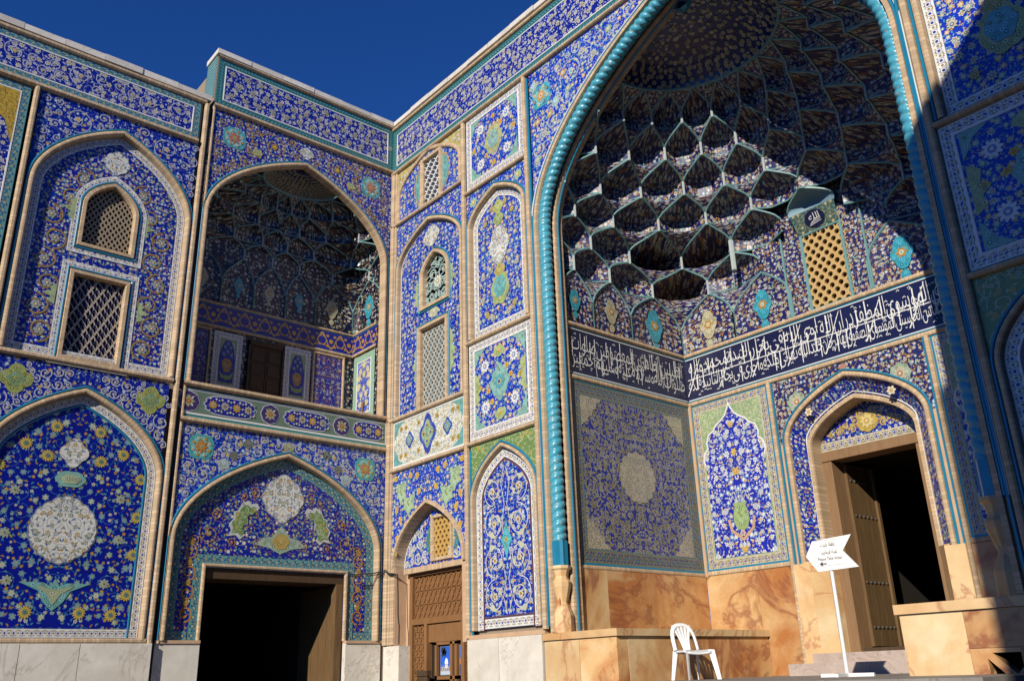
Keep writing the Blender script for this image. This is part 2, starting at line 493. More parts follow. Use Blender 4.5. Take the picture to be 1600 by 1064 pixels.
M['brass'] = plain('brass_clip', (0.45, 0.30, 0.10), 0.4, 0.1, 9.0)


# ------------------------------------------------------------------ mesh helpers
class MB:
    def __init__(s):
        s.v, s.f, s.u, s.m, s.c = [], [], [], [], []
        s.p, s.pid, s.lock = [], 0, False

    def face(s, pts, uv=None, mi=0, nrm=None, col=None):
        pts = [Vector(p) for p in pts]
        uv = list(uv) if uv else [(0, 0)] * len(pts)
        if nrm is not None and len(pts) > 2:
            n = Vector((0, 0, 0))
            for i in range(len(pts)):
                a, b = pts[i], pts[(i + 1) % len(pts)]
                n += a.cross(b)
            if n.dot(nrm) < 0:
                pts.reverse(); uv.reverse()
        i0 = len(s.v)
        s.v += pts
        s.f.append(tuple(range(i0, i0 + len(pts))))
        s.u.append(uv); s.m.append(mi); s.c.append(col)

    def grid(s, rows, uvs=None, mi=0, wrap=False, col=None, flip=False):
        i0 = len(s.v)
        nr, nc = len(rows), len(rows[0])
        for r in rows:
            s.v += [Vector(p) for p in r]
        for i in range(nr - 1):
            for j in range(nc if wrap else nc - 1):
                j1 = (j + 1) % nc
                q = [(i, j, j), (i, j1, j + 1), (i + 1, j1, j + 1), (i + 1, j, j)]
                if flip:
                    q.reverse()
                s.f.append(tuple(i0 + a * nc + b for a, b, _ in q))
                s.u.append([uvs[a][e] for a, b, e in q] if uvs else [(0, 0)] * 4)
                s.m.append(mi); s.c.append(col)

    def box(s, a, b, mi=0, col=None):
        x0, y0, z0 = a
        x1, y1, z1 = b
        P = [(x0, y0, z0), (x1, y0, z0), (x1, y1, z0), (x0, y1, z0), (x0, y0, z1), (x1, y0, z1), (x1, y1, z1), (x0, y1, z1)]
        for q in ((3, 2, 1, 0), (4, 5, 6, 7), (0, 1, 5, 4), (1, 2, 6, 5), (2, 3, 7, 6), (3, 0, 4, 7)):
            p = [P[i] for i in q]
            ax = 0 if abs(p[0][0] - p[2][0]) < 1e-9 else (1 if abs(p[0][1] - p[2][1]) < 1e-9 else 2)
            k = [i for i in range(3) if i != ax]
            s.face(p, [(w[k[0]], w[k[1]]) for w in p], mi, None, col)

    def new(s):
        """the faces that follow belong to another piece of mosaic"""
        if not s.lock:
            s.p += [s.pid] * (len(s.f) - len(s.p))
            s.pid += 1

    def build_split(s, name, mats, parent=None):
        """one object per piece; a piece lying inside a larger earlier one stays with it"""
        s.p += [s.pid] * (len(s.f) - len(s.p))
        groups = {}
        for i, k in enumerate(s.p):
            groups.setdefault(k, []).append(i)
        boxes, outp = [], []
        for k, fs in groups.items():
            vs = [s.v[j] for i in fs for j in s.f[i]]
            lo = [min(v[a] for v in vs) for a in range(3)]
            hi = [max(v[a] for v in vs) for a in range(3)]
            for q, (l2, h2) in enumerate(boxes):
                if all(l2[a] - 0.03 <= lo[a] and hi[a] <= h2[a] + 0.03 for a in range(3)):
                    outp[q] += fs
                    break
            else:
                boxes.append((lo, hi)); outp.append(list(fs))
        objs = []
        for fs in outp:
            m = MB()
            for i in fs:
                m.face([s.v[j] for j in s.f[i]], s.u[i], s.m[i], None, s.c[i])
            objs.append(m.build(name, mats, parent))
        return objs

    def build(s, name, mats, parent=None, smooth=False, bevel=0.0, label=None):
        me = bpy.data.meshes.new(name)
        me.from_pydata([tuple(p) for p in s.v], [], s.f)
        if not isinstance(mats, (list, tuple)):
            mats = [mats]
        for m in mats:
            me.materials.append(M[m] if isinstance(m, str) else m)
        me.polygons.foreach_set('material_index', s.m)
        ul = me.uv_layers.new(name='UVMap')
        flat = []
        for q in s.u:
            for p in q:
                flat += [p[0], p[1]]
        ul.data.foreach_set('uv', flat)
        if any(c is not None for c in s.c):
            ca = me.color_attributes.new('Col', 'FLOAT_COLOR', 'CORNER')
            fl = []
            for f, c in zip(s.f, s.c):
                fl += [*(c or (0.5, 0.5, 0.5)), 1.0] * len(f)
            ca.data.foreach_set('color', fl)
        if smooth:
            me.polygons.foreach_set('use_smooth', [True] * len(s.f))
        me.update()
        return link(name, me, parent, bevel, label)


def link(name, me, parent=None, bevel=0.0, label=None):
    o = bpy.data.objects.new(name, me)
    COL.objects.link(o)
    if parent is not None:
        o.parent = parent
        if parent.parent is None and parent.type == 'EMPTY':
            o.matrix_parent_inverse = Matrix.Translation(-parent.location)
    if bevel:
        b = o.modifiers.new('bevel', 'BEVEL')
        b.width = bevel
        b.segments = 2
        b.limit_method = 'ANGLE'
    if label:
        o['label'] = label
    return o


def tag(o, label, cat, group=None):
    o['label'] = label
    o['category'] = cat
    if group:
        o['group'] = group
    return o


def stuff(o):
    o['kind'] = 'stuff'                                       # mosaic too fine to pick apart
    return o


def thing(name, label, cat, loc=(0, 0, 0), group=None):
    o = bpy.data.objects.new(name, None)
    COL.objects.link(o)
    o.location = loc
    o.empty_display_size = 0.3
    return tag(o, label, cat, group)


class Fr:
    """a wall plane: s runs to the right as one faces it, z up, n out of the wall"""
    def __init__(s, f, nrm):
        s.f, s.n = f, Vector(nrm)

    def __call__(s, a, z, n=0.0):
        return Vector(s.f(a, z, n))


PX = 14.512                                                   # the portal is symmetric about x = PX / 2
XL, XR, YB = 4.36, PX - 4.36, 3.28
FL = Fr(lambda s, z, n: (n, s, z), (1, 0, 0))                 # left court wall
FP = Fr(lambda s, z, n: (s, -n, z), (0, -1, 0))               # portal front
FPM = Fr(lambda s, z, n: (PX - s, -n, z), (0, -1, 0))         # its mirror image
FB = Fr(lambda s, z, n: (s, YB - n, z), (0, -1, 0))           # back wall of the portal niche
FI = Fr(lambda s, z, n: (XL + n, s, z), (1, 0, 0))
FIM = Fr(lambda s, z, n: (XR - n, s, z), (-1, 0, 0))
FG = Fr(lambda s, z, n: (-1.2 + n, s, z), (1, 0, 0))          # loggia back wall
FGR = Fr(lambda s, z, n: (s, -0.1 - n, z), (0, -1, 0))
FGL = Fr(lambda s, z, n: (-s, -3.8 + n, z), (0, 1, 0))


def plate(mb, fr, outline, holes=(), n=0.0, mi=0, c=None, col=None):
    polys = [outline] + list(holes)
    flat = [p for q in polys for p in q]
    cs = c or (sum(p[0] for p in outline) / len(outline), sum(p[1] for p in outline) / len(outline))
    tris = tessellate_polygon([[Vector((p[0], p[1], 0)) for p in q] for q in polys])
    for t in tris:
        mb.face([fr(flat[i][0], flat[i][1], n) for i in t], [(flat[i][0] - cs[0], flat[i][1] - cs[1]) for i in t], mi, fr.n, col)


def rect(s0, z0, s1, z1):
    return [(s0, z0), (s0, z1), (s1, z1), (s1, z0)]


def arch(c, a, zs, za, zb=None, k=14, half=0):
    """pointed arch: left foot - apex - right foot (half: -1 left half only, 1 right half only)"""
    h = za - zs
    L = []
    for i in range(k + 1):
        t = i / k
        b0, b1, b2, b3 = (1 - t) ** 3, 3 * t * (1 - t) ** 2, 3 * t * t * (1 - t), t ** 3
        x = b2 * 0.45 * a + b3 * a
        z = b1 * 0.407 * h + b2 * 0.793 * h + b3 * h
        L.append((c - a + x, zs + z))
    if zb is not None and zb < zs - 1e-6:
        L = [(c - a, zb)] + L
    Rr = [(2 * c - x, z) for x, z in reversed(L)]
    if half < 0:
        return L
    if half > 0:
        return Rr
    return L + Rr[1:]


def sweep(mb, fr, path, prof, mi=0, closed=False, scale=None):
    """profile (offset to the left of travel, n) carried along a path in the wall plane"""
    n = len(path)
    nm = []
    for i in range(n):
        def d(a, b):
            x, z = b[0] - a[0], b[1] - a[1]
            l = math.hypot(x, z) or 1e-9
            return (-z / l, x / l)
        if closed:
            n0, n1 = d(path[i - 1], path[i]), d(path[i], path[(i + 1) % n])
        else:
            n0 = d(path[max(i - 1, 0)], path[max(i, 1)])
            n1 = d(path[min(i, n - 2)], path[min(i + 1, n - 1)])
        k = max(1 + n0[0] * n1[0] + n0[1] * n1[1], 0.25)
        nm.append(((n0[0] + n1[0]) / k, (n0[1] + n1[1]) / k))
    cum = [0.0]
    for j in range(1, len(prof)):
        cum.append(cum[-1] + math.hypot(prof[j][0] - prof[j - 1][0], prof[j][1] - prof[j - 1][1]))
    W = scale or cum[-1]
    idx = list(range(n)) + ([0] if closed else [])
    al, rows, uvs = 0.0, [], []
    for q, i in enumerate(idx):
        if q:
            p = path[idx[q - 1]]
            al += math.hypot(path[i][0] - p[0], path[i][1] - p[1])
        rows.append([fr(path[i][0] + nm[i][0] * o, path[i][1] + nm[i][1] * o, nn) for o, nn in prof])
        uvs.append([(al / W, c / W) for c in cum])
    # one open grid; orient by the wall normal of the middle quad
    mb.grid(rows, uvs, mi)


def flat(a, b, n):
    return [(a, n), (b, n)]


def roll(w, h, off=0.0, base=0.0):
    return [(off - w / 2, base), (off - w * 0.42, base + h * 0.7), (off - w * 0.2, base + h), (off + w * 0.2, base + h), (off + w * 0.42, base + h * 0.7), (off + w / 2, base)]


def pipe(mb, pts, r, sides=6, mi=0, col=None, taper=None, caps=True):
    pts = [Vector(p) for p in pts]
    rows = []
    prev = None
    for i, p in enumerate(pts):
        t = (pts[min(i + 1, len(pts) - 1)] - pts[max(i - 1, 0)]).normalized()
        a = prev if prev is not None else (Vector((0, 0, 1)) if abs(t.z) < 0.9 else Vector((1, 0, 0)))
        x = (a - t * a.dot(t)).normalized()
        prev = x
        y = t.cross(x)
        rr = r * (taper[i] if taper else 1)
        rows.append([p + x * (rr * math.cos(2 * PI * k / sides)) + y * (rr * math.sin(2 * PI * k / sides)) for k in range(sides)])
    mb.grid(rows, None, mi, wrap=True, col=col)
    if caps:
        mb.face(list(reversed(rows[0])), None, mi, None, col)
        mb.face(rows[-1], None, mi, None, col)


def lathe(mb, c, prof, seg=16, mi=0, rect_k=None):
    rows = [[Vector((c[0] + r * math.cos(2 * PI * k / seg), c[1] + r * math.sin(2 * PI * k / seg), z)) for k in range(seg)] for r, z in prof]
    uvs = [[(k / seg, z) for k in range(seg + 1)] for r, z in prof]
    mb.grid(rows, uvs, mi, wrap=True)
    mb.face(rows[-1], None, mi)
    mb.face(list(reversed(rows[0])), None, mi)


# --- cut-tile motifs: thin glazed pieces set a few millimetres proud
_lay = [0]


def shape(mb, fr, pts, n, col, th=0.004):
    mb.new()
    _lay[0] = (_lay[0] + 1) % 64                              # no two pieces ever share a plane
    th += _lay[0] * 4e-5
    plate(mb, fr, pts, (), n + th, 0, None, col)
    for i in range(len(pts)):
        a, b = pts[i], pts[(i + 1) % len(pts)]
        mb.face([fr(*a, n), fr(*b, n), fr(*b, n + th), fr(*a, n + th)], None, 0, None, col)
    if mb.lock:
        return
    x0, x1 = min(p[0] for p in pts), max(p[0] for p in pts)
    z0, z1 = min(p[1] for p in pts), max(p[1] for p in pts)
    if min(x1 - x0, z1 - z0) < 0.13:
        return
    st = 0.062                                                # fine mosaic inside the larger pieces
    cx, k = (x0 + x1) / 2, 0
    dk = tuple(c * 0.38 for c in col)
    lt_ = tuple(min(0.8, c * 1.5 + 0.06) for c in col)
    nz, nx = int((z1 - z0) / (st * .8)) + 1, int((x1 - x0) / 2 / st) + 1
    for j in range(nz):
        z = z0 + (j + 0.5) * (z1 - z0) / nz
        for i in range(-nx, nx + 1):
            x = cx + (i + (0.5 if j % 2 else 0)) * st
            if not inside((x, z), pts):
                continue
            d = edge_dist((x, z), pts)
            if d < 0.026:
                continue
            k = (abs(i) * 7 + j * 5) % 6
            r_ = (0.026, 0.018, 0.022, 0.015, 0.024, 0.018)[k]
            ca, cb = ((dk, lt_), (lt_, dk), (dk, (0.50, 0.36, 0.08)), (lt_, dk), (lt_, (0.06, 0.10, 0.30)), (dk, lt_))[k]
            for q, (rr, cc) in enumerate(((r_, ca), (r_ * .5, cb))):
                plate(mb, fr, [(x + rr * math.cos(PI / 3 * t + k), z + rr * math.sin(PI / 3 * t + k)) for t in range(6)], (), n + th + 0.0006 + q * 0.0006, 0, None, cc)


def lobed(c, rx, rz, k=8, amp=0.12, ph=0.0, tip=0.0, seg=None, p=None):
    """scalloped outline; p = 2 round, towards 1 a lozenge"""
    seg = seg or k * 6
    p = p or (1.55 if tip else 2.0)
    P = []
    for i in range(seg):
        t = 2 * PI * i / seg
        r = (abs(math.cos(t)) ** p + abs(math.sin(t)) ** p) ** (-1.0 / p)
        r *= 1 - amp + amp * abs(math.cos(k * (t + ph) / 2))
        r *= 1 + tip * 0.5 * (max(0, abs(math.sin(t)) - 0.86) / 0.14) ** 1.5
        P.append((c[0] + rx * r * math.cos(t), c[1] + rz * r * math.sin(t)))
    return P


def flower(mb, fr, s, z, r, pet, n, cp, cc, c3=None, ph=0.0, sz=1.0):
    P = []
    for i in range(pet * 4):
        t = 2 * PI * i / (pet * 4) + ph
        q = (1.0, 0.86, 0.62, 0.86)[i % 4]
        P.append((s + r * q * math.cos(t), z + r * sz * q * math.sin(t)))
    mb.new()
    was, mb.lock = mb.lock, True
    shape(mb, fr, P, n, cp)
    n += _lay[0] * 4e-5
    k = max(8, pet)
    plate(mb, fr, [(s + r * .42 * math.cos(2 * PI * i / k), z + r * .42 * sz * math.sin(2 * PI * i / k)) for i in range(k)], (), n + .006, 0, None, cc)
    if c3:
        plate(mb, fr, [(s + r * .2 * math.cos(2 * PI * i / 7), z + r * .2 * sz * math.sin(2 * PI * i / 7)) for i in range(7)], (), n + .008, 0, None, c3)
    mb.lock = was


def stroke(mb, fr, pts, w, n, col, t0=1.0, t1=1.0):
    m = len(pts)
    rows = []
    for i, p in enumerate(pts):
        a, b = pts[max(i - 1, 0)], pts[min(i + 1, m - 1)]
        dx, dz = b[0] - a[0], b[1] - a[1]
        l = math.hypot(dx, dz) or 1e-9
        k = i / (m - 1)
        ww = w * 0.5 * (t0 + (t1 - t0) * k)
        rows.append([fr(p[0] + dz / l * ww, p[1] - dx / l * ww, n), fr(p[0] - dz / l * ww, p[1] + dx / l * ww, n)])
    mb.grid(rows, None, 0, col=col)


def spiral(c, r, ph, sg, turns=1.5, k=26, r1=0.16):
    P = []
    for i in range(k + 1):
        t = i / k
        a = ph + sg * 2 * PI * turns * t
        rr = r * (1 - (1 - r1) * t)
        P.append((c[0] + rr * math.cos(a), c[1] + rr * math.sin(a)))
    return P


def inside(p, poly):
    x, y = p
    r = False
    for i in range(len(poly)):
        a, b = poly[i], poly[i - 1]
        if (a[1] > y) != (b[1] > y) and x < (b[0] - a[0]) * (y - a[1]) / (b[1] - a[1]) + a[0]:
            r = not r
    return r


def edge_dist(p, poly):
    d = 9e9
    for i in range(len(poly)):
        a, b = poly[i], poly[i - 1]
        vx, vy = b[0] - a[0], b[1] - a[1]
        l = vx * vx + vy * vy or 1e-9
        t = max(0, min(1, ((p[0] - a[0]) * vx + (p[1] - a[1]) * vy) / l))
        d = min(d, math.hypot(p[0] - a[0] - t * vx, p[1] - a[1] - t * vy))
    return d


def scrolls(fr, poly, rmax, rmin, w, n, col, seed=1, axis=None, leaf=None, tries=260, avoid=(), turns=1.45):
    """spiral vines packed into a polygon (its left half when axis is given, then mirrored)"""
    rg = random.Random(seed)
    xs, zs = [p[0] for p in poly], [p[1] for p in poly]
    x1 = axis if axis is not None else max(xs)
    C = []
    for _ in range(tries):
        p = (rg.uniform(min(xs), x1), rg.uniform(min(zs), max(zs)))
        if not inside(p, poly):
            continue
        r = min(rmax, edge_dist(p, poly) - w * 0.5)
        if axis is not None:
            r = min(r, axis - p[0])
        for q in C:
            r = min(r, math.hypot(p[0] - q[0], p[1] - q[1]) - q[2])
        for q in avoid:
            r = min(r, math.hypot(p[0] - q[0], p[1] - q[1]) - q[2])
        if r >= rmin:
            C.append((p[0], p[1], r))
    mb = MB()
    for i, (x, z, r) in enumerate(C):
        ph, sg = rg.uniform(0, 6.28), (1 if i % 2 else -1)
        for side in ((0, 1) if axis is not None else (0,)):
            def mm(p):
                return (2 * axis - p[0], p[1]) if side else p
            P = [mm(p) for p in spiral((x, z), r * 0.98, ph, sg, turns)]
            stroke(mb, fr, P, w, n + 0.004, col, 1.0, 0.8)
            for f in (0.28, 0.62):
                k = int(f * 26)
                a, b = P[k], P[min(k + 3, 26)]
                dx, dz = b[0] - a[0], b[1] - a[1]
                l = math.hypot(dx, dz) or 1e-9
                dx, dz = dx / l * r * .3, dz / l * r * .3
                plate(mb, fr, [a, (a[0] + dx * .5 - dz * .42, a[1] + dz * .5 + dx * .42), (a[0] + dx * 1.25 - dz * .2, a[1] + dz * 1.25 + dx * .2), (a[0] + dx * .6 + dz * .1, a[1] + dz * .6 - dx * .1)], (), n + .005, 0, None, leaf or col)
            cx = mm((x, z))
            flower(mb, fr, cx[0], cx[1], r * 0.24, 5, n + 0.003, leaf or col, YEL if i % 3 else PTQ)
    return mb


def lattice(mb, fr, s0, z0, s1, z1, px, pz, n0, n1, hole=0.55, kind='diamond', mi=0, clip=None, mi2=None):
    """pierced screen of staggered cells"""
    nr = int((z1 - z0) / (pz * 0.5)) + 2
    ncl = int((s1 - s0) / px) + 2
    for j in range(nr):
        for i in range(ncl):
            c = (s0 + (i + (0.5 if j % 2 else 0.0)) * px, z0 + j * pz * 0.5)
            if kind == 'diamond':
                o = [(px / 2, 0), (0, pz / 2), (-px / 2, 0), (0, -pz / 2)]
                o = [(px / 2, 0), (px / 4, pz / 4), (0, pz / 2), (-px / 4, pz / 4), (-px / 2, 0), (-px / 4, -pz / 4), (0, -pz / 2), (px / 4, -pz / 4)]
                h = [(x * hole * (1.0 if k % 2 == 0 else 1.12), y * hole * (1.0 if k % 2 == 0 else 1.12)) for k, (x, y) in enumerate(o)]
            else:
                o = [(px / 2, 0), (px / 4, pz / 4), (0, pz / 2), (-px / 4, pz / 4), (-px / 2, 0), (-px / 4, -pz / 4), (0, -pz / 2), (px / 4, -pz / 4)]
                h = [(px * hole * .5 * math.cos(k * PI / 4), px * hole * .5 * math.sin(k * PI / 4)) for k in range(8)]
            if clip and not (inside((c[0], c[1]), clip)):
                continue
            if not clip and not (s0 - px * .3 <= c[0] <= s1 + px * .3 and z0 - pz * .3 <= c[1] <= z1 + pz * .3):
                continue
            O = [(c[0] + x, c[1] + y) for x, y in o]
            H = [(c[0] + x, c[1] + y) for x, y in h]
            k = len(O)
            for q in range(k):
                q1 = (q + 1) % k
                mm = mi if (mi2 is None or (i + j // 2 + q // 4) % 2) else mi2
                mb.face([fr(*O[q], n1), fr(*O[q1], n1), fr(*H[q1], n1), fr(*H[q], n1)], None, mm, fr.n)
                mb.face([fr(*H[q], n1), fr(*H[q1], n1), fr(*H[q1], n0), fr(*H[q], n0)], None, mi)


# ------------------------------------------------------------------ lettering
_AR = {'ا': 0xFE8D, 'ب': 0xFE8F, 'ت': 0xFE95, 'ث': 0xFE99, 'ج': 0xFE9D, 'ح': 0xFEA1, 'خ': 0xFEA5, 'د': 0xFEA9, 'ذ': 0xFEAB, 'ر': 0xFEAD,
       'ز': 0xFEAF, 'س': 0xFEB1, 'ش': 0xFEB5, 'ص': 0xFEB9, 'ض': 0xFEBD, 'ط': 0xFEC1, 'ظ': 0xFEC5, 'ع': 0xFEC9, 'غ': 0xFECD, 'ف': 0xFED1,
       'ق': 0xFED5, 'ك': 0xFED9, 'ل': 0xFEDD, 'م': 0xFEE1, 'ن': 0xFEE5, 'ه': 0xFEE9, 'و': 0xFEED, 'ى': 0xFEEF, 'ي': 0xFEF1, 'ة': 0xFE93,
       'ء': 0xFE80, 'آ': 0xFE81, 'أ': 0xFE83, 'ئ': 0xFE89, 'ؤ': 0xFE85}
_NOJ = set('ادذرزوىةآأؤء')


def shaped(t):
    out = []
    for w in t.split(' '):
        k, n = 0, len(w)
        g = []
        while k < n:
            c = w[k]
            prev = k > 0 and w[k - 1] not in _NOJ
            if c == 'ل' and k + 1 < n and w[k + 1] == 'ا':
                g.append(chr(0xFEFC if prev else 0xFEFB))
                k += 2
                continue
            nxt = k + 1 < n and c not in _NOJ and w[k + 1] != 'ء'
            b = _AR[c]
            g.append(chr(b + (0 if not prev and not nxt else 1 if prev and not nxt else 2 if nxt and not prev else 3)))
            k += 1
        out.append(''.join(reversed(g)))
    return ' '.join(reversed(out))


def text_mesh(t, res=2, bold=0.0):
    c = bpy.data.curves.new('lettering', 'FONT')
    c.body = t
    c.resolution_u = res
    c.offset = bold
    o = bpy.data.objects.new('lettering', c)
    COL.objects.link(o)
    bpy.context.view_layer.update()
    me = bpy.data.meshes.new_from_object(o.evaluated_get(bpy.context.evaluated_depsgraph_get()))
    V = [(v.co.x, v.co.y) for v in me.vertices]
    F = [tuple(p.vertices) for p in me.polygons]
    bpy.data.objects.remove(o)
    bpy.data.curves.remove(c)
    bpy.data.meshes.remove(me)
    return V, F


def write(mb, fr, t, s0, s1, z0, z1, n, mi=0, res=2, shear=0.0):
    V, F = text_mesh(t, res)
    if not V:
        return
    xa, xb = min(v[0] for v in V), max(v[0] for v in V)
    ya, yb = min(v[1] for v in V), max(v[1] for v in V)
    W = [(s0 + (v[0] - xa) / (xb - xa) * (s1 - s0) + shear * (v[1] - ya) / (yb - ya), z0 + (v[1] - ya) / (yb - ya) * (z1 - z0)) for v in V]
    i0 = len(mb.v)
    mb.v += [fr(a, b, n) for a, b in W]
    for f in F:
        mb.f.append(tuple(i0 + i for i in f))
        mb.u.append([(0, 0)] * len(f)); mb.m.append(mi); mb.c.append(None)


def write_runs(mb, fr, words, s0, s1, z0, z1, n, res=2):
    """words given in reading order, laid from the right end s1 to the left end s0"""
    sh = [shaped(w) for w in words]
    ms = [text_mesh(w, res, -0.012) for w in sh]
    wd = [max(v[0] for v in V) - min(v[0] for v in V) for V, F in ms]
    gap = 0.10
    k = (s1 - s0) / (sum(wd) + gap * (len(wd) - 1))
    lo = min(min(v[1] for v in V) for V, F in ms)
    hi = max(max(v[1] for v in V) for V, F in ms)
    x = s1
    for (V, F), w in zip(ms, wd):
        x0 = x - w * k
        xa = min(v[0] for v in V)
        i0 = len(mb.v)
        mb.v += [fr(x0 + (a - xa) * k, z0 + (b - lo) / (hi - lo) * (z1 - z0), n) for a, b in V]
        for f in F:
            mb.f.append(tuple(i0 + i for i in f))
            mb.u.append([(0, 0)] * len(f)); mb.m.append(0); mb.c.append(None)
        x = x0 - gap * k


# ------------------------------------------------------------------ ground and platform
def slab(name, a, b, mat, parent=None, bevel=0.012, label=None):
    m = MB()
    m.box(a, b)
    return m.build(name, mat, parent, bevel=bevel, label=label)


g = MB()
g.face([(-900, -900, 0), (900, -900, 0), (900, 900, 0), (-900, 900, 0)], [(-900, -900), (900, -900), (900, 900), (-900, 900)])
g.build('ground', 'pave')['kind'] = 'structure'
fl = MB()
fl.box((4.04, -1.6, 0.004), (10.47, 3.26, 1.5))
iwan_floor = fl.build('iwan_floor', 'floor')
iwan_floor['kind'] = 'structure'

def coping(par, a, b, axis, step=0.62):
    """a course of coping stones, each a little off its neighbour"""
    rg = random.Random(int(abs(a[0]) * 10 + abs(a[1]) * 3 + 1))
    n = max(1, round((b[axis] - a[axis]) / step))
    w = (b[axis] - a[axis]) / n
    for i in range(n):
        p, q = list(a), list(b)
        p[axis] = a[axis] + i * w + 0.003
        q[axis] = a[axis] + (i + 1) * w - 0.003
        q[2] += rg.uniform(-0.010, 0.008)
        o = 1 - axis
        j = rg.uniform(-0.008, 0.008)
        p[o] += j; q[o] += j
        m = MB()
        m.box(tuple(p), tuple(q))
        m.build('coping_stone', 'cap', par, bevel=0.012)


# --- helpers that put one tiled piece under a wall
def mould(fr, path, par, w=0.08, h=0.06, off=0.0, base=0.0, closed=False, name='brick_moulding', mat='brick'):
    m = MB()
    sweep(m, fr, path, roll(w, h, off, base), 0, closed, 1.0)
    return m.build(name, mat, par)


def tube(fr, path, par, w=0.05, h=0.04, off=0.0, base=0.0, closed=False):
    m = MB()
    sweep(m, fr, path, roll(w, h, off, base), 0, closed, 1.0)
    return m.build('turquoise_tube', 'tube', par)


def band(fr, path, par, mat, a, b, n=0.0, closed=False, name='tile_border'):
    m = MB()
    sweep(m, fr, path, flat(a, b, n), 0, closed)
    return m.build(name, mat, par)


def panel(fr, outline, par, mat, n=0.0, holes=(), c=None, name='tile_panel'):
    m = MB()
    plate(m, fr, outline, holes, n, 0, c)
    return m.build(name, mat, par)


def framed(fr, s0, z0, s1, z1, par, bmat, fmat, bw, n=0.0, edge=True, hole=False, name='tile_panel'):
    """a rectangular panel: border strip with mitred corners round a field"""
    p = panel(fr, rect(s0 + bw, z0 + bw, s1 - bw, z1 - bw), par, fmat, n, (), ((s0 + s1) / 2, (z0 + z1) / 2), name)
    band(fr, rect(s0, z0, s1, z1), p, bmat, 0, -bw, n + 0.002, True)
    if edge:
        m = MB()
        sweep(m, fr, rect(s0 + bw, z0 + bw, s1 - bw, z1 - bw), [(0.012, n + .002), (0.009, n + .008), (-.009, n + .008), (-.012, n)], 0, True)
        m.build('white_fillet', 'letter', p)
    return p


def spandrel(fr, c, arc, s0, s1, ztop, par, mat, n=0.0):
    """the wall above an arch curve (list of points from left foot to right foot)"""
    m = MB()
    pts = [p for p in arc if s0 - 1e-6 <= p[0] <= s1 + 1e-6]
    out = pts + [(s1, pts[-1][1]), (s1, ztop), (c, ztop), (s0, ztop), (s0, pts[0][1])]
    o2 = []
    for p in out:
        if not o2 or math.hypot(p[0] - o2[-1][0], p[1] - o2[-1][1]) > 1e-4:
            o2.append(p)
    plate(m, fr, o2, (), n, 0, (c, ztop - 0.6))
    return m.build('spandrel', mat, par), o2


def arch_brick(fr, arc, par, w=0.12, h=0.05, depth=0.08, name='brick_arch'):
    """brick edging of an arch: rounded face and the reveal behind it"""
    m = MB()
    sweep(m, fr, arc, [(w, 0), (w * .9, h * .8), (w * .6, h), (w * .3, h), (w * .06, h * .7), (0, 0), (0, -depth)], 0, False, 1.0)
    o = m.build(name, 'brick', par)
    t = MB()
    sweep(t, fr, arc, roll(0.036, 0.03, w + 0.022), 0, False, 1.0)
    t.build('turquoise_tube', 'tube', o)
    return o


def grow(arc, d):
    """offset an open path to its left by d"""
    m = MB()
    class F0:
        n = Vector((0, 0, 1))
        def __call__(s, a, z, n=0): return Vector((a, z, n))
    sweep(m, F0(), arc, [(d, 0), (0, 0)])
    return [(m.v[i][0], m.v[i][1]) for i in range(0, len(m.v), 2)]


def window_box(fr, out, par, depth=0.09, back=0.5, frame=0.07, name='lattice_window', blue=True):
    """brick window frame, reveal and dark recess behind; returns the frame object"""
    m = MB()
    sweep(m, fr, out, [(frame, 0.0), (frame * .85, 0.04), (frame * .2, 0.04), (0, 0.01), (0, -depth)], 0, True, 1.0)
    f = m.build(name, 'brick', par)
    if blue:
        t = MB()
        sweep(t, fr, out, roll(0.035, 0.025, frame + 0.022), 0, True, 1.0)
        t.build('turquoise_tube', 'tube', f)
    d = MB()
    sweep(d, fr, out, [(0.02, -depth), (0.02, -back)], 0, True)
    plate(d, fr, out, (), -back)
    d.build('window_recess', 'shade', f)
    return f


def motifs(par, name='mosaic_motif'):
    class K:
        def __init__(s): s.mb = MB()
        def done(s): return s.mb.build(name, 'paint', par)
    return K()


def rosette(fr, s, z, r, n, par, cols, name='rosette', pet=8):
    m = MB()
    shape(m, fr, lobed((s, z), r, r, 4, 0.16, PI / 4), n, cols[0])
    flower(m, fr, s, z, r * 0.52, pet, n + 0.005, cols[1], cols[2], cols[0])
    shape(m, fr, lobed((s, z), r * .74, r * .74, 8, 0.14, 0, 0, 64), n + 0.002, tuple(min(1, c * 1.35 + .04) for c in cols[0]))
    flower(m, fr, s, z, r * 0.40, pet, n + 0.009, cols[1], cols[2], cols[0])
    for k in range(8):
        a = PI / 8 + k * PI / 4
        flower(m, fr, s + r * .62 * math.cos(a), z + r * .62 * math.sin(a), r * .13, 5, n + 0.008, cols[2] if k % 2 else CRM, cols[1])
    return m.build(name, 'paint', par)


def medallion(fr, s, z, rx, rz, n, par, ground, vine, dots, k=16, amp=0.05, tip=0.0, seed=3, name='medallion', edge=None):
    """white-ground medallion with an ogee outline, a thin rim and fine mosaic inside"""
    tip = max(tip, 0.12)
    p = 2.1 if k >= 12 else 1.75
    O = lobed((s, z), rx * 1.04, rz * 1.04, k, amp, 0, tip * 1.6, k * 8, p)
    m = MB()
    shape(m, fr, O, n - 0.002, edge or (0.20, 0.24, 0.30))
    e = m.build(name, 'paint', par)
    panel(fr, lobed((s, z), rx, rz, k, amp, 0, tip * 1.6, k * 8, p), par if par.parent and par.parent.parent else e, 'f_wmed', n + 0.007, (), (s, z), 'medallion_field')
    return e


# ================================================================== left court wall, low wing (two bays seen)
wing = thing('wing_wall', 'lower blue tiled wall at far left with two lattice windows above a sunflower panel', 'wall', (0, -5.25, 0))
Y0, Y1 = -6.50, -4.02
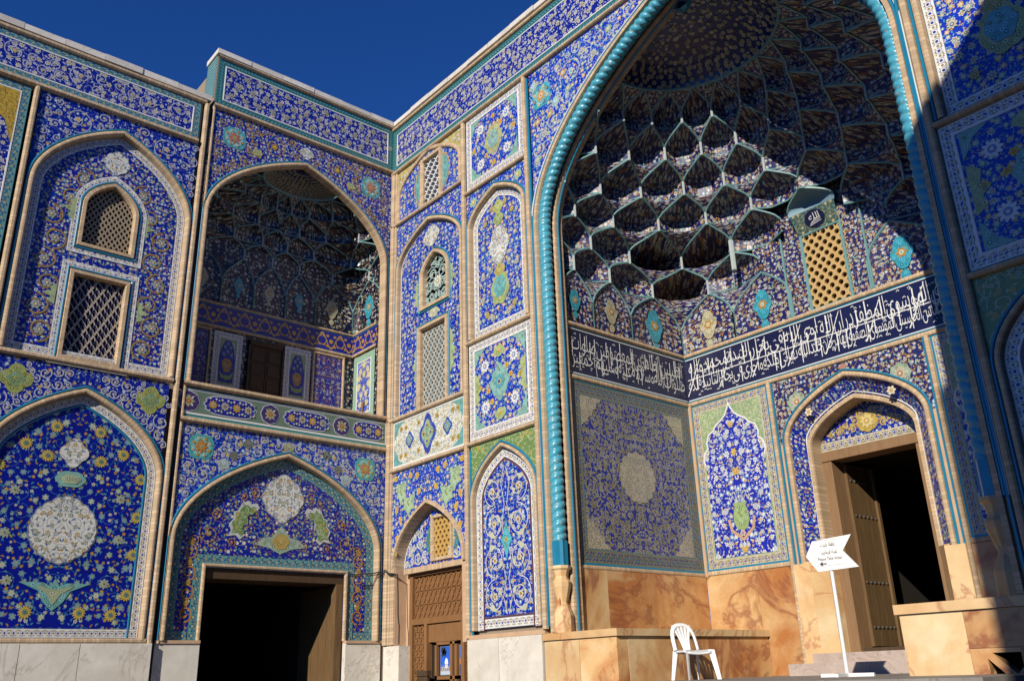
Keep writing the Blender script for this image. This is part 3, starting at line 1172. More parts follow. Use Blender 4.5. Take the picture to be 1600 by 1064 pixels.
# parapet frieze
coping(wing, (-0.45, -10.6, 11.38), (0.06, -3.87, 11.49), 1)
core = MB()
core.box((-1.2, -10.6, 0.02), (-0.62, -4.0, 11.38))
core.box((-0.14, -10.6, 10.40), (-0.012, -4.0, 11.38))
core.build('wall_core', 'plaster', wing)
mould(FL, [(-10.6, 11.34), (-3.95, 11.34)], wing, 0.09, 0.05)
for a, b in ((-10.5, -7.30), (-7.26, -4.02)):
    pass
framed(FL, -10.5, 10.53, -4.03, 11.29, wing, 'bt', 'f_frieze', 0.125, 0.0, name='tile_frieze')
sc = scrolls(FL, rect(-8.2, 10.68, -4.17, 11.15), 0.24, 0.08, 0.016, 0.0, (0.42, 0.42, 0.55), 5, None, (0.42, 0.40, 0.34), 500)
stuff(sc.build('arabesque', 'paint', wing))
mould(FL, [(-10.6, 10.49), (-4.03, 10.49)], wing, 0.09, 0.07)
# strips between bays
for y in (-6.58, -3.93):
    zb = 2.2
    zt = 11.30 if y > -5 else 10.46
    m = MB()
    sweep(m, FL, [(y, zb), (y, zt)], roll(0.085, 0.06), 0, False, 1.0)
    m.build('brick_strip', 'brick', wing)
# upper spandrel and blind arch
A1 = arch(-5.235, 1.17, 8.88, 10.12, 6.16)
A1o = grow(A1, 0.09)
sp, _ = spandrel(FL, -5.235, [p for p in A1o], -6.52, -4.03, 10.45, wing, 'f_wing')
for side, sd in ((-1, 11), (1, 11)):
    half = [p for p in A1o if (p[0] <= -5.3) and p[1] > 8.5]
    poly = half + [(-5.3, 10.42), (-6.50, 10.42), (-6.50, 8.6)]
sc = scrolls(FL, poly, 0.24, 0.05, 0.016, 0.0, (0.40, 0.42, 0.58), 11, -5.235, (0.46, 0.46, 0.42), 500)
stuff(sc.build('arabesque', 'paint', sp))
arch_brick(FL, A1, wing, 0.075, 0.05, 0.08)
niche = MB()
W1 = arch(-5.235, 0.36, 8.75, 9.17, 8.09)
W2 = rect(-5.62, 6.24, -4.87, 7.54)
fieldA = [(-6.39, 6.16)] + A1[1:-1] + [(-4.08, 6.16)]
plate(niche, FL, fieldA, [list(reversed(W1)), list(reversed(W2))], -0.08, 0, (-5.235, 7.5))
niche = niche.build('blind_arch_panel', 'f_gold', wing)
m = MB()
sweep(m, FL, A1, flat(-0.004, -0.13, -0.076), 0)
sweep(m, FL, [(-4.12, 6.24), (-6.35, 6.24)], flat(0.065, -0.065, -0.074), 0)
m.build('tile_border', 'bw', niche)
# running gold vine up both sides
k = MB()
for sg in (-1, 1):
    c0 = -5.235 + sg * 0.79
    for i in range(8):
        z = 6.55 + i * 0.375
        cc = c0 + 0.05 * (1 if i % 2 else -1) * sg - (sg * 0.13 * max(0, i - 5))
        if i > 6:
            cc -= sg * 0.12
        P = spiral((cc, z), 0.185, PI / 2 if i % 2 else -PI / 2, (1 if i % 2 else -1) * sg, 1.35, 26, 0.25)
        stroke(k, FL, P, 0.026, -0.074, (0.30, 0.19, 0.05))
        flower(k, FL, cc, z, 0.075, 6, -0.078, (0.30, 0.36, 0.36), OCH, WHT)
    for zc, r_ in ((8.62, 0.2), (7.15, 0.17)):
        x0 = -5.235 + sg * (0.52 if zc > 8 else 0.60)
        shape(k, FL, [(x0, zc - r_), (x0, zc + r_), (x0 + sg * .09, zc + r_ * .6), (x0 + sg * .06, zc + r_ * .25), (x0 + sg * .19, zc), (x0 + sg * .06, zc - r_ * .3), (x0 + sg * .1, zc - r_ * .7)], -0.078, PGR)
k.mb if False else None
stuff(k.build('gold_vine', 'paint', niche))
medallion(FL, -5.25, 9.62, 0.21, 0.2, -0.078, niche, WHT, (0.12, 0.18, 0.35), [(0.14, 0.2, 0.4), (0.4, 0.3, 0.1)], 8, 0.10, 0.1, 4)
for P, z0, z1, nm in ((W1, 8.09, 9.17, 'arched_lattice_window'), (W2, 6.24, 7.54, 'lattice_window')):
    closed = list(P)
    m = MB()
    sweep(m, FL, closed, flat(0.20, 0.075, -0.072), 0, True)
    m.build('tile_border', 'bw', niche)
    FLn = Fr(lambda s, z, n: (n - 0.08, s, z), (1, 0, 0))
    f = window_box(FLn, closed, wing, 0.07, 0.5, 0.075, nm)
    l = MB()
    if z0 > 8:
        lattice(l, FLn, -5.60, 8.09, -4.87, 9.17, 0.084, 0.118, -0.12, -0.07, 0.60, 'diamond', 0, grow(P, 0.05))
        l.build('lattice', [M['plaster']], f)
    else:
        lattice(l, FLn, -5.62, 6.24, -4.87, 7.54, 0.084, 0.165, -0.12, -0.07, 0.58, 'diamond', 0, None, 1)
        l.build('lattice', [plain('pale_lattice', (0.40, 0.34, 0.28), 0.6, 0.1), M['navy']], f)
mould(FL, [(-10.6, 6.11), (-4.0, 6.11)], wing, 0.085, 0.065)
# lower spandrel and sunflower niche
A2 = arch(-5.235, 1.17, 4.55, 5.68, 2.24)
A2o = grow(A2, 0.09)
sp, _ = spandrel(FL, -5.235, A2o, -6.52, -4.04, 6.06, wing, 'f_wing')
poly = [p for p in A2o if p[0] <= -5.25 and p[1] > 4.3] + [(-5.25, 6.02), (-6.50, 6.02), (-6.50, 4.4)]
sc = scrolls(FL, poly, 0.20, 0.045, 0.016, 0.0, (0.48, 0.48, 0.56), 23, -5.235, (0.52, 0.50, 0.42), 600, avoid=[(-6.17, 5.74, 0.18)])
stuff(sc.build('arabesque', 'paint', sp))
for y in (-6.17, -4.30):
    m = MB()
    shape(m, FL, lobed((y, 5.74), 0.22, 0.22, 4, 0.26, 0, 0, 48), 0.0, (0.30, 0.34, 0.10))
    shape(m, FL, lobed((y, 5.74), 0.12, 0.12, 8, 0.16), 0.003, (0.20, 0.30, 0.14))
    for i in range(5):
        flower(m, FL, y + (0, .09, -.09, .09, -.09)[i], 5.74 + (0, .09, .09, -.09, -.09)[i], 0.035, 5, 0.004, (0.42, 0.36, 0.08), (0.14, 0.22, 0.10))
    m.build('green_motif', 'paint', sp)
arch_brick(FL, A2, wing, 0.075, 0.05, 0.07)
fieldA = [(-6.39, 2.26)] + A2[1:-1] + [(-4.08, 2.26)]
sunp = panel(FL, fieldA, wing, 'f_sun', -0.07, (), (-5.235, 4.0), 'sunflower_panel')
m = MB()
sweep(m, FL, A2, flat(-0.004, -0.13, -0.066), 0)
sweep(m, FL, [(-4.10, 2.335), (-6.37, 2.335)], flat(0.06, -0.06, -0.063), 0)
m.build('tile_border', 'bw', sunp)
tube(FL, grow(A2, -0.15), sunp, 0.03, 0.012, 0, -0.069)
# sunflowers, symmetric about the axis
fm = MB()
F0 = Fr(lambda s, z, n: (n, s, z), (1, 0, 0))
flower(fm, F0, 0, 0, 0.090, 14, 0.0, (0.52, 0.38, 0.08), (0.20, 0.24, 0.12), (0.06, 0.16, 0.24))
fmo = None
SF = [(0.30, 5.15), (0.66, 4.86), (0.95, 4.52), (0.93, 3.95), (0.97, 3.42), (0.93, 2.86), (0.30, 2.66), (0.68, 2.56), (0.98, 2.50), (0.62, 4.55), (0.72, 3.05), (0.62, 3.55), (0.40, 4.62)]
SF = SF[:3] + [(0.70, 4.20), (0.96, 3.96), (0.74, 3.62), (0.97, 3.42), (0.62, 3.0), (0.94, 2.86), (0.34, 2.60), (0.76, 2.58), (0.36, 4.72)]
small = MB()
flower(small, F0, 0, 0, 0.075, 8, 0.0, (0.30, 0.36, 0.30), (0.42, 0.40, 0.22), (0.10, 0.14, 0.10))
sme = None
for i, (dx, z) in enumerate(SF):
    for sg in (-1, 1):
        mbx = fm if i not in (3, 5, 7) else small
        key = 'sun' if mbx is fm else 'small'
        if key == 'sun':
            if fmo is None:
                fmo = fm.build('sunflower_motif', 'paint', sunp)
                o = fmo
            else:
                o = link('sunflower_motif', fmo.data, sunp)
        else:
            if sme is None:
                sme = small.build('pale_flower_motif', 'paint', sunp)
                o = sme
            else:
                o = link('pale_flower_motif', sme.data, sunp)
        o.location = (-0.068, -5.235 + sg * dx, z)
medallion(FL, -5.25, 3.71, 0.44, 0.42, -0.066, sunp, (0.62, 0.60, 0.52), (0.10, 0.18, 0.20), [(0.20, 0.22, 0.12), (0.45, 0.28, 0.08), (0.14, 0.2, 0.4)], 20, 0.035, 0.12, 7, 'round_medallion')
medallion(FL, -5.25, 4.80, 0.2, 0.19, -0.066, sunp, (0.62, 0.60, 0.52), (0.12, 0.18, 0.25), [(0.3, 0.3, 0.2), (0.2, 0.2, 0.3)], 4, 0.14, 0.2, 8)
m = MB()
shape(m, FL, lobed((-5.25, 4.42), 0.21, 0.12, 6, 0.1), -0.066, (0.20, 0.40, 0.34))
shape(m, FL, lobed((-5.25, 4.42), 0.14, 0.07, 6, 0.1), -0.061, (0.36, 0.42, 0.26))
m.build('cartouche', 'paint', sunp)
m = MB()
shape(m, FL, [(-5.71, 2.99), (-5.45, 2.88), (-5.38, 2.74), (-5.25, 2.62), (-5.12, 2.74), (-5.05, 2.88), (-4.79, 2.99), (-5.1, 2.99), (-5.19, 2.95), (-5.25, 3.03), (-5.31, 2.95), (-5.4, 2.99)], -0.066, (0.16, 0.38, 0.34))
shape(m, FL, [(-5.5, 2.95), (-5.34, 2.84), (-5.25, 2.70), (-5.16, 2.84), (-5.0, 2.95), (-5.25, 2.9)], -0.061, (0.34, 0.38, 0.22))
m.build('winged_cartouche', 'paint', sunp)
# far bay
framed(FL, -10.4, 6.2, -6.66, 10.42, wing, 'bt', 'f_frieze', 0.13, 0.0)
m = MB()
plate(m, FL, [(-6.80, 9.35), (-6.80, 10.28), (-8.1, 10.28), (-7.4, 10.05), (-6.93, 9.72)], (), 0.008)
m.build('yellow_spandrel', 'f_gsp', wing)
framed(FL, -10.4, 2.26, -6.66, 6.02, wing, 'bw', 'f_sun', 0.13, 0.0)
# dado slabs
for a, b in ((-10.6, -8.9), (-8.9, -7.4), (-7.4, -6.32), (-6.32, -5.60), (-5.60, -4.86), (-4.86, -3.90)):
    slab('dado_slab', (-0.1, a + 0.004, 0.004), (0.085, b - 0.004, 2.2), 'marble', wing, 0.01)
mould(FL, [(-10.6, 2.235), (-3.98, 2.235)], wing, 0.07, 0.05)

# ================================================================== left court wall, gate bay with loggia
gate = thing('gate_bay', 'taller blue tiled bay with arched loggia and balcony above a dark doorway', 'gatehouse', (0, -1.95, 0))
CY = -1.95
coping(gate, (-0.47, -3.86, 12.45), (0.06, 0.06, 12.55), 1)
m = MB()
m.box((-0.46, -3.82, 11.25), (-0.012, 0.0, 12.45))
m.box((-3.4, -3.84, 5.6), (-1.22, 0.3, 6.0))
m.box((-1.5, -3.82, 6.0), (-1.22, 0.3, 12.0))
m.box((-0.4, -4.06, 0.02), (-0.115, -3.74, 11.24))
m.box((-0.4, -0.07, 0.02), (-0.02, 0.3, 11.24))
m.box((-0.02, 0.02, 0.02), (0.06, 0.3, 11.2))
m.box((-3.4, -3.84, 10.95), (-0.46, 0.3, 12.2))
m.build('wall_core', 'plaster', gate)
m = MB()
for i in range(14):
    z = 11.55 + i * 0.064
    m.box((-0.455, -3.832, z), (-0.03, -3.82, z + 0.05), 0)
m.build('return_tiles', 'rib', gate)
mould(FL, [(-3.82, 12.43), (0.0, 12.43)], gate, 0.07, 0.05)
p = framed(FL, -3.80, 11.39, 0.0, 12.40, gate, 'btd', 'f_frieze', 0.145, 0.0, name='tile_frieze')
m = MB()
for i in range(13):
    y = -3.52 + i * 0.275
    for j in range(3):
        flower(m, FL, y + (0.13 if j % 2 else 0), 11.68 + j * 0.235, 0.062, 6, 0.001, (0.36, 0.34, 0.24), (0.10, 0.11, 0.16), CRM)
stuff(m.build('flower_row', 'paint', p))
mould(FL, [(-3.82, 11.35), (0.0, 11.35)], gate, 0.09, 0.07)
mould(FL, [(-3.80, 2.2), (-3.80, 11.4)], gate, 0.05, 0.03)
# loggia arch
LA = arch(CY, 1.77, 9.25, 10.77, 6.15)
LAo = grow(LA, 0.1)
sp, _ = spandrel(FL, CY, LAo, -3.78, -0.03, 11.31, gate, 'f_gold')
poly = [p for p in LAo if p[0] <= CY and p[1] > 9.2] + [(CY, 11.28), (-3.76, 11.28), (-3.76, 9.3)]
sc = scrolls(FL, poly, 0.30, 0.07, 0.016, 0.0, (0.36, 0.22, 0.05), 31, CY, (0.38, 0.25, 0.05), 600, avoid=[(-3.38, 10.82, 0.26), (CY, 11.05, 0.13)])
stuff(sc.build('arabesque', 'paint', sp))
for y in (-3.38, CY * 2 + 3.38):
    rosette(FL, y, 10.83, 0.24, 0.0, sp, [(0.08, 0.32, 0.34), (0.40, 0.16, 0.10), (0.50, 0.28, 0.05)])
medallion(FL, CY, 11.06, 0.15, 0.12, 0.0, sp, (0.42, 0.42, 0.30), (0.30, 0.26, 0.12), [(0.34, 0.30, 0.14)], 4, 0.12, 0.1, 9, 'star_motif')
for sg in (-1, 1):
    m = MB()
    shape(m, FL, lobed((CY + sg * 0.98, 10.70), 0.1, 0.07, 3, 0.18), 0.0, (0.38, 0.40, 0.16))
    m.build('leaf_motif', 'paint', sp)
arch_brick(FL, LA, gate, 0.075, 0.05, 0.12)
# loggia room
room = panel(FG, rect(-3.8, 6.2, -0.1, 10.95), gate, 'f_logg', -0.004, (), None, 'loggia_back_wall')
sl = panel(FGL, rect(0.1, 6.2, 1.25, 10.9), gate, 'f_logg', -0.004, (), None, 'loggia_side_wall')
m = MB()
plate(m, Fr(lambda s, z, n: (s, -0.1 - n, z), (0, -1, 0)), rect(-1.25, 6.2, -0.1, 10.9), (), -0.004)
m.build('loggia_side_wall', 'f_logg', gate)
m = MB()
m.box((-1.25, -3.8, 5.95), (-0.02, -0.1, 6.14))
m.build('balcony_floor', 'brickw', gate)
# niche zone, inscription band and panels of the back wall
for fr, a, b in ((FG, -3.8, -0.1), (FGR, -1.2, -0.28)):
    band(fr, [(a, 7.89), (b, 7.89)], gate, 'bo', 0.20, -0.20, 0.012, name='gold_inscription_band')
    mould(fr, [(a, 8.115), (b, 8.115)], gate, 0.05, 0.035)
    mould(fr, [(a, 7.665), (b, 7.665)], gate, 0.06, 0.04)
for y0, y1, kind in ((-3.74, -3.02, 'geo'), (-2.94, -2.40, 'vase'), (-1.56, -1.02, 'vase'), (-0.96, -0.30, 'geo')):
    if kind == 'geo':
        p = panel(FG, rect(y0, 6.3, y1, 7.60), gate, 'f_geo', 0.004, (), None, 'girih_panel')
        mould(FG, rect(y0, 6.3, y1, 7.60), p, 0.05, 0.03, closed=True)
    else:
        p = framed(FG, y0, 6.5, y1, 7.60, gate, 'bw', 'f_sage', 0.10, 0.004, name='vase_panel')
        m = MB()
        c = (y0 + y1) / 2
        shape(m, FG, [(c - .13, 6.66), (c + .13, 6.66), (c + .15, 7.1), (c + .11, 7.3), (c + .05, 7.45), (c - .05, 7.45), (c - .11, 7.3), (c - .15, 7.1)], 0.004, (0.02, 0.03, 0.30))
        shape(m, FG, [(c - .05, 6.85), (c + .05, 6.85), (c + .10, 7.02), (c + .05, 7.1), (c - .05, 7.1), (c - .10, 7.02)], 0.009, (0.42, 0.24, 0.07))
        shape(m, FG, [(c - .13, 6.86), (c - .1, 6.74), (c, 6.70), (c + .1, 6.74), (c + .13, 6.86), (c + .06, 6.79), (c - .06, 6.79)], 0.009, (0.30, 0.38, 0.12))
        for q in range(6):
            flower(m, FG, c + (.07, -.07, 0, .05, -.05, 0)[q], (7.18, 7.18, 7.24, 7.32, 7.32, 7.39)[q], 0.035, 5, 0.009, LBL, OCH)
        m.build_split('vase_motif', 'paint', p)
p = framed(FGR, -1.12, 6.25, -0.35, 7.60, gate, 'f_pale', 'f_yel', 0.14, 0.004, name='yellow_flower_panel')
m = MB()
pipe(m, [FGR(-0.78, 6.2, 0.03), FGR(-0.68, 6.62, 0.03)], 0.02, 6)
tag(m.build('leaning_stick', 'beam'), 'thin wooden stick leaning on the yellow flower panel in the loggia', 'stick')
# loggia door
dr = MB()
dr.box((-1.20, -2.30, 6.3), (-1.13, -2.27, 7.52))
dr.box((-1.20, -1.63, 6.3), (-1.13, -1.60, 7.52))
dr.box((-1.20, -2.30, 7.46), (-1.13, -1.60, 7.56))
ldoor = dr.build('loggia_door', 'woodd', gate)
for y0, y1 in ((-2.265, -1.955), (-1.945, -1.635)):
    m = MB()
    m.box((-1.185, y0, 6.3), (-1.165, y1, 7.46))
    for q in range(4):
        m.box((-1.165, y0 + .04, 6.36 + q * .27), (-1.15, y1 - .04, 6.58 + q * .27))
    m.build('door_leaf', 'woodd', ldoor, bevel=0.004)


# ------------------------------------------------------------------ stalactite vault builder
def muqarnas(par, c, e1, e2, front, LV, N, brk, rec=0.12, mat='f_muq', rib_r=0.016, first_rec=0.02, pend=True, skip=None, dome=None, deep=(), blue=None):
    """LV: list of (z, a, b, n) levels; plan at angle 180..0 deg round c; brk: angles of the lowest cells"""
    e1, e2 = Vector(e1), Vector(e2)
    K = len(LV) - 1
    uni = [PI - PI * i / N for i in range(N + 1)]

    def ang(k, u):
        """u in cell units; lower tiers follow the wall's own spacing"""
        u = max(0.0, min(N, u))
        i = min(int(u), N - 1)
        f = u - i
        a0 = brk[i] + (brk[i + 1] - brk[i]) * f
        a1 = uni[i] + (uni[i + 1] - uni[i]) * f
        w = min(1.0, k / (K * 0.75))
        return a0 * (1 - w) + a1 * w

    def lv(k):
        i = min(int(k), K - 1)
        f = k - i
        A, B = LV[i], LV[i + 1]
        return [A[q] + (B[q] - A[q]) * f for q in range(4)]

    def plan(k, u, push=0.0):
        z, a, b, n = lv(k)
        t = ang(k, u)
        cx, sx = abs(math.cos(t)), max(1e-6, abs(math.sin(t)))
        r = ((cx / a) ** n + (sx / b) ** n) ** (-1.0 / n) + push
        return Vector(c) + e1 * (r * math.cos(t)) + e2 * (r * math.sin(t))

    def P(k, u, z, push=0.0):
        q = plan(k, u, push)
        return Vector((q.x, q.y, z))

    LEG = 0.48

    def arc_h(a):
        t = 1 - abs(2 * a - 1)
        return LEG + (1 - LEG) * t ** 0.62

    for k in range(K):
        z0, z1 = LV[k][0], LV[k + 1][0]
        dz = z1 - z0
        sh = 0.0 if k % 2 == 0 else 0.5
        cells = []
        if sh:
            cells.append((0.0, 0.5, 1))
            cells += [(i + 0.5, i + 1.5, 0) for i in range(N - 1)]
            cells.append((N - 0.5, float(N), 2))
        else:
            cells = [(float(i), float(i + 1), 0) for i in range(N)]
        rc = first_rec if k == 0 else rec

        def front_pt(u0, u1, half, a):
            if half == 1:
                h = arc_h(0.5 + a / 2)
            elif half == 2:
                h = arc_h(a / 2)
            else:
                h = arc_h(a)
            u = u0 + (u1 - u0) * a
            f = max(0.0, (h - LEG) / (1 - LEG)) ** 1.25
            q = plan(k, u) * (1 - f) + plan(k + 1, u) * f
            return Vector((q.x, q.y, z0 + dz * h * 0.985)), h

        NA, NB = 12, 6
        for u0, u1, half in cells:
            if skip and skip(k, (u0 + u1) / 2):
                continue
            mb = MB()
            rows, uvs = [], []
            edge = []
            big = deep and k in (1, 2) and any(abs((u0 + u1) / 2 - d_) < 0.6 for d_ in deep)
            hood = blue and k == 2 and abs((u0 + u1) / 2 - N / 2) < 0.1
            for ia in range(NA + 1):
                a = ia / NA
                fp, h = front_pt(u0, u1, half, a)
                edge.append(fp)
                aa = 0.5 + a / 2 if half == 1 else a / 2 if half == 2 else a
                u = u0 + (u1 - u0) * a
                fct = min(1.0, 3.2 * min(aa, 1 - aa))
                push = rc * fct + (0.50 * fct if big else 0)
                bp = P(k, u, z0, push)
                row, uvr = [], []
                for ib in range(NB + 1):
                    b = ib / NB
                    g_ = b ** 5 if k else b ** 6
                    q = bp * (1 - g_) + fp * g_
                    # lean the hood back a little so that it reads as a small vault
                    row.append(Vector((q.x, q.y, z0 + (fp.z - z0) * (b ** 0.8))))
                    uvr.append(((a - 0.5) * (u1 - u0) * 0.8, (fp.z - z0) * b))
                rows.append(row); uvs.append(uvr)
            mb.grid(rows, uvs, 0)
            pipe(mb, edge, rib_r, 5, 1)
            if not k:
                for p_ in (edge[0], edge[-1]):
                    pipe(mb, [Vector((p_.x, p_.y, z0)), p_], rib_r * 1.25, 6, 1)
            if k:
                pipe(mb, [r[0] for r in rows], rib_r * 0.9, 5, 1)
                mid = rows[NA // 2] if not half else None
                if mid:
                    pipe(mb, mid[:-1], rib_r * 0.55, 4, 1)
            o = mb.build('vault_cell' if k else 'wall_niche', [M[blue] if hood else M[mat], M['rib']], par)
            if k == 0 and not half and abs(u1 - u0) > 0.9:
                mm = MB()
                q0, q1 = rows[NA // 2][0], rows[NA // 2][3]
                cz = z0 + dz * 0.42
                cpt = Vector(((q0.x + q1.x) / 2, (q0.y + q1.y) / 2, cz))
                tng = (rows[NA][0] - rows[0][0])
                wdt = tng.length
                tng.normalize()
                nr = Vector((-tng.y, tng.x, 0))
                if nr.dot(Vector((c[0], c[1], 0)) - Vector((cpt.x, cpt.y, 0))) < 0:
                    nr = -nr
                fr = Fr(lambda s, z, n, A=cpt, T=tng, Q=nr: A + T * s + Vector((0, 0, z)) + Q * (n + 0.018), nr)
                r_ = wdt * 0.16
                colr = [(0.04, 0.30, 0.38), (0.42, 0.38, 0.24)][int(u0) % 2]
                shape(mm, fr, lobed((0, 0), r_, r_ * 1.5, 6, 0.13, 0, 0.2), 0, colr)
                flower(mm, fr, 0, 0, r_ * 0.5, 6, 0.005, (0.40, 0.22, 0.05), CRM, colr)
                shape(mm, fr, lobed((0, -r_ * 2.0), r_ * .4, r_ * .5, 4, 0.15), 0, colr)
                mm.build('niche_medallion', 'paint', o)
        # spandrels between neighbouring arches and pendants at the legs
        for (a0, a1, h0), (b0, b1, h1) in zip(cells[:-1], cells[1:]):
            if skip and (skip(k, (a0 + a1) / 2) or skip(k, (b0 + b1) / 2)):
                continue
            mb = MB()
            rows, uvs = [], []
            NC, NE = 7, 6
            rn = rec if k + 1 < K else 0.0
            for ic in range(NC + 1):
                cc = ic / NC
                Lp, _ = front_pt(a0, a1, h0, 1 - cc / (1 if h0 == 1 else 2))
                Rp, _ = front_pt(b0, b1, h1, cc / (1 if h1 == 2 else 2))
                row, uvr = [], []
                for ie in range(NE + 1):
                    e = ie / NE
                    q = Lp * (1 - e) + Rp * e
                    ctr = Vector(c)
                    d = Vector((q.x - ctr.x, q.y - ctr.y, 0)).normalized()
                    row.append(q + d * (rn * min(1.0, 3.2 * min(e, 1 - e)) * cc ** 2))
                    uvr.append(((e - .5) * cc * .5, cc * dz))
                rows.append(row); uvs.append(uvr)
            mb.grid(rows, uvs, 0)
            if pend and k and not (k == 3 and abs(a1 - N / 2) < 0.1):
                leg = rows[0][0]
                d = (Vector((c[0], c[1], leg.z)) - leg).normalized()
                ln, rr_ = (0.34, 0.045) if (N > 8 and k == 2 and abs(a1 - 4) < 0.1) else (0.04, 0.022 if N > 8 else 0.017)
                top_ = leg.z - z0 if False else 0.0
                pipe(mb, [leg + d * 0.012, Vector((leg.x, leg.y, z0)) + d * 0.012 - Vector((0, 0, ln))], rr_, 6, 1)
            mb.build('vault_spandrel', [M[mat], M['pendant']], par)
    if dome:
        zt, m = dome
        z0, a, b, n = LV[-1]
        mb = MB()
        rows, uvs = [], []
        for i in range(9):
            t = i / 8
            r = math.cos(t * PI / 2)
            z = z0 + (zt - z0) * math.sin(t * PI / 2)
            row, uvr = [], []
            for j in range(33):
                q = PI - PI * j / 32
                row.append(Vector(c) * 1.0 + e1 * (a * r * math.cos(q)) + e2 * (b * r * math.sin(q)) + Vector((0, 0, z)) - Vector((0, 0, c[2])))
                uvr.append((a * r * math.cos(q), b * r * math.sin(q)))
            rows.append(row); uvs.append(uvr)
        mb.grid(rows, uvs, 0)
        pipe(mb, rows[0], 0.022, 5, 1)
        d = mb.build('half_dome', [M[m], M['rib']], par)
        # rings of flowers
        fm2 = MB()
        for ring in range(10):
            t = ring / 11 + 0.04
            r = math.cos(t * PI / 2)
            z = z0 + (zt - z0) * math.sin(t * PI / 2)
            cnt = max(7, int(28 * r))
            for j in range(cnt):
                q = PI - PI * (j + 0.5 * (ring % 2) + .25) / cnt
                ctr = Vector(c) + e1 * (a * r * math.cos(q)) + e2 * (b * r * math.sin(q))
                ctr.z = z
                nrm = (Vector((c[0], c[1], z0 - 1.2)) - ctr).normalized()
                X1 = nrm.cross(Vector((0, 0, 1))).normalized()
                X2 = nrm.cross(X1)
                fr = Fr(lambda s, zz, nn, A=ctr, U=X1, V=X2, W=nrm: A + U * s + V * zz + W * (nn + 0.012), nrm)
                flower(fm2, fr, 0, 0, 0.027 + 0.015 * r, 8, 0, (0.40, 0.36, 0.24), (0.10, 0.07, 0.03), CRM)
        stuff(fm2.build('dome_flowers', 'paint', d))
    return P


def brk_from(pts, c, e1, e2):
    return [math.atan2(max(0.0, (Vector((p[0], p[1], 0)) - Vector((c[0], c[1], 0))).dot(Vector(e2))), (Vector((p[0], p[1], 0)) - Vector((c[0], c[1], 0))).dot(Vector(e1))) for p in pts]


lb = [(-0.1, -0.1), (-1.2, -0.1), (-1.2, -0.98), (-1.2, -1.62), (-1.2, -2.28), (-1.2, -2.92), (-1.2, -3.8), (-0.1, -3.8)]
lc = (-0.12, CY, 0)
lb = brk_from(lb, lc, (0, -1, 0), (-1, 0, 0))
lb[0], lb[-1] = PI, 0.0
LV2 = [(8.15, 1.84, 1.07, 40), (9.15, 1.82, 1.07, 16), (9.50, 1.74, 1.0, 6), (9.85, 1.52, 0.88, 3), (10.18, 1.15, 0.70, 2.2), (10.45, 0.75, 0.5, 2)]
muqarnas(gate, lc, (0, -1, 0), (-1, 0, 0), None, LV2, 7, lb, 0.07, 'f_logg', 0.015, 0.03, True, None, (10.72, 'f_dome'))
m = MB()
plate(m, Fr(lambda s, z, n: (-0.1 + n, s, z), (1, 0, 0)), [(-3.85, 6.1)] + [(-3.85, 10.95), (-0.05, 10.95), (-0.05, 6.1)] + list(reversed(arch(CY, 1.77, 9.25, 10.77, 6.1))), (), 0.0)
m.build('arch_back', 'brickw', gate)

# balcony rail frieze
mould(FL, [(-3.84, 6.12), (-0.0, 6.12)], gate, 0.085, 0.075)
rail = panel(FL, rect(-3.80, 5.57, -0.02, 6.08), gate, 'btd', 0.0, (), None, 'balcony_frieze')
m = MB()
sweep(m, FL, rect(-3.76, 5.64, -0.05, 6.03), flat(0.014, -0.014, 0.006), 0, True)
m.build('white_fillet', 'letter', rail)
m = MB()
plate(m, FL, rect(-3.745, 5.655, -0.065, 6.015), (), 0.004, 0, None, (0.13, 0.19, 0.14))
m.build('grey_green_ground', 'paint', rail)
for i, (y, w) in enumerate([(-3.72, 0.17), (-3.02, 0.42), (-2.33, 0.16), (-1.64, 0.42), (-0.97, 0.16), (-0.42, 0.30)]):
    m = MB()
    if w > 0.25:
        P = []
        for q in range(28):
            t = 2 * PI * q / 28
            P.append((y + w * math.copysign(abs(math.cos(t)) ** 0.55, math.cos(t)) * (1 + 0.05 * math.cos(12 * t)), 5.835 + 0.145 * math.copysign(abs(math.sin(t)) ** 0.8, math.sin(t))))
        shape(m, FL, [(y + (p[0] - y) * 1.05, 5.835 + (p[1] - 5.835) * 1.13) for p in P], 0.004, (0.44, 0.44, 0.48))
        shape(m, FL, P, 0.007, (0.012, 0.014, 0.24))
        nf = 4 if w > 0.35 else 3
        for q in range(nf):
            yy = y + (q - (nf - 1) / 2) * 0.2
            flower(m, FL, yy, 5.835, 0.072, 8, 0.012, ((0.52, 0.28, 0.03), (0.38, 0.36, 0.26))[q % 2], ((0.40, 0.42, 0.3), (0.10, 0.12, 0.2))[q % 2], (0.5, 0.2, 0.02))
            for dx_, dz in ((.1, -.085), (.1, .085), (.1, 0), (.05, -.1), (.05, .1), (-.05, .1), (-.05, -.1)):
                flower(m, FL, yy + dx_, 5.835 + dz, 0.02, 5, 0.012, [LBL, CRM, SGE][int(dz * 100) % 3], WHT)
    else:
        shape(m, FL, lobed((y, 5.835), w * 1.08, 0.178, 8, 0.07), 0.004, (0.44, 0.44, 0.48))
        shape(m, FL, lobed((y, 5.835), w, 0.16, 8, 0.07), 0.007, (0.05, 0.03, 0.12))
        flower(m, FL, y, 5.835, 0.10, 8, 0.012, (0.34, 0.32, 0.16), (0.34, 0.10, 0.05), (0.42, 0.34, 0.08))
        for q in range(4):
            flower(m, FL, y + 0.09 * math.cos(q * PI / 2 + .78), 5.835 + 0.09 * math.sin(q * PI / 2 + .78), 0.035, 5, 0.011, (0.02, 0.03, 0.26), WHT)
    m.build('frieze_cartouche', 'paint', rail)
mould(FL, [(-3.84, 5.53), (-0.0, 5.53)], gate, 0.09, 0.07)
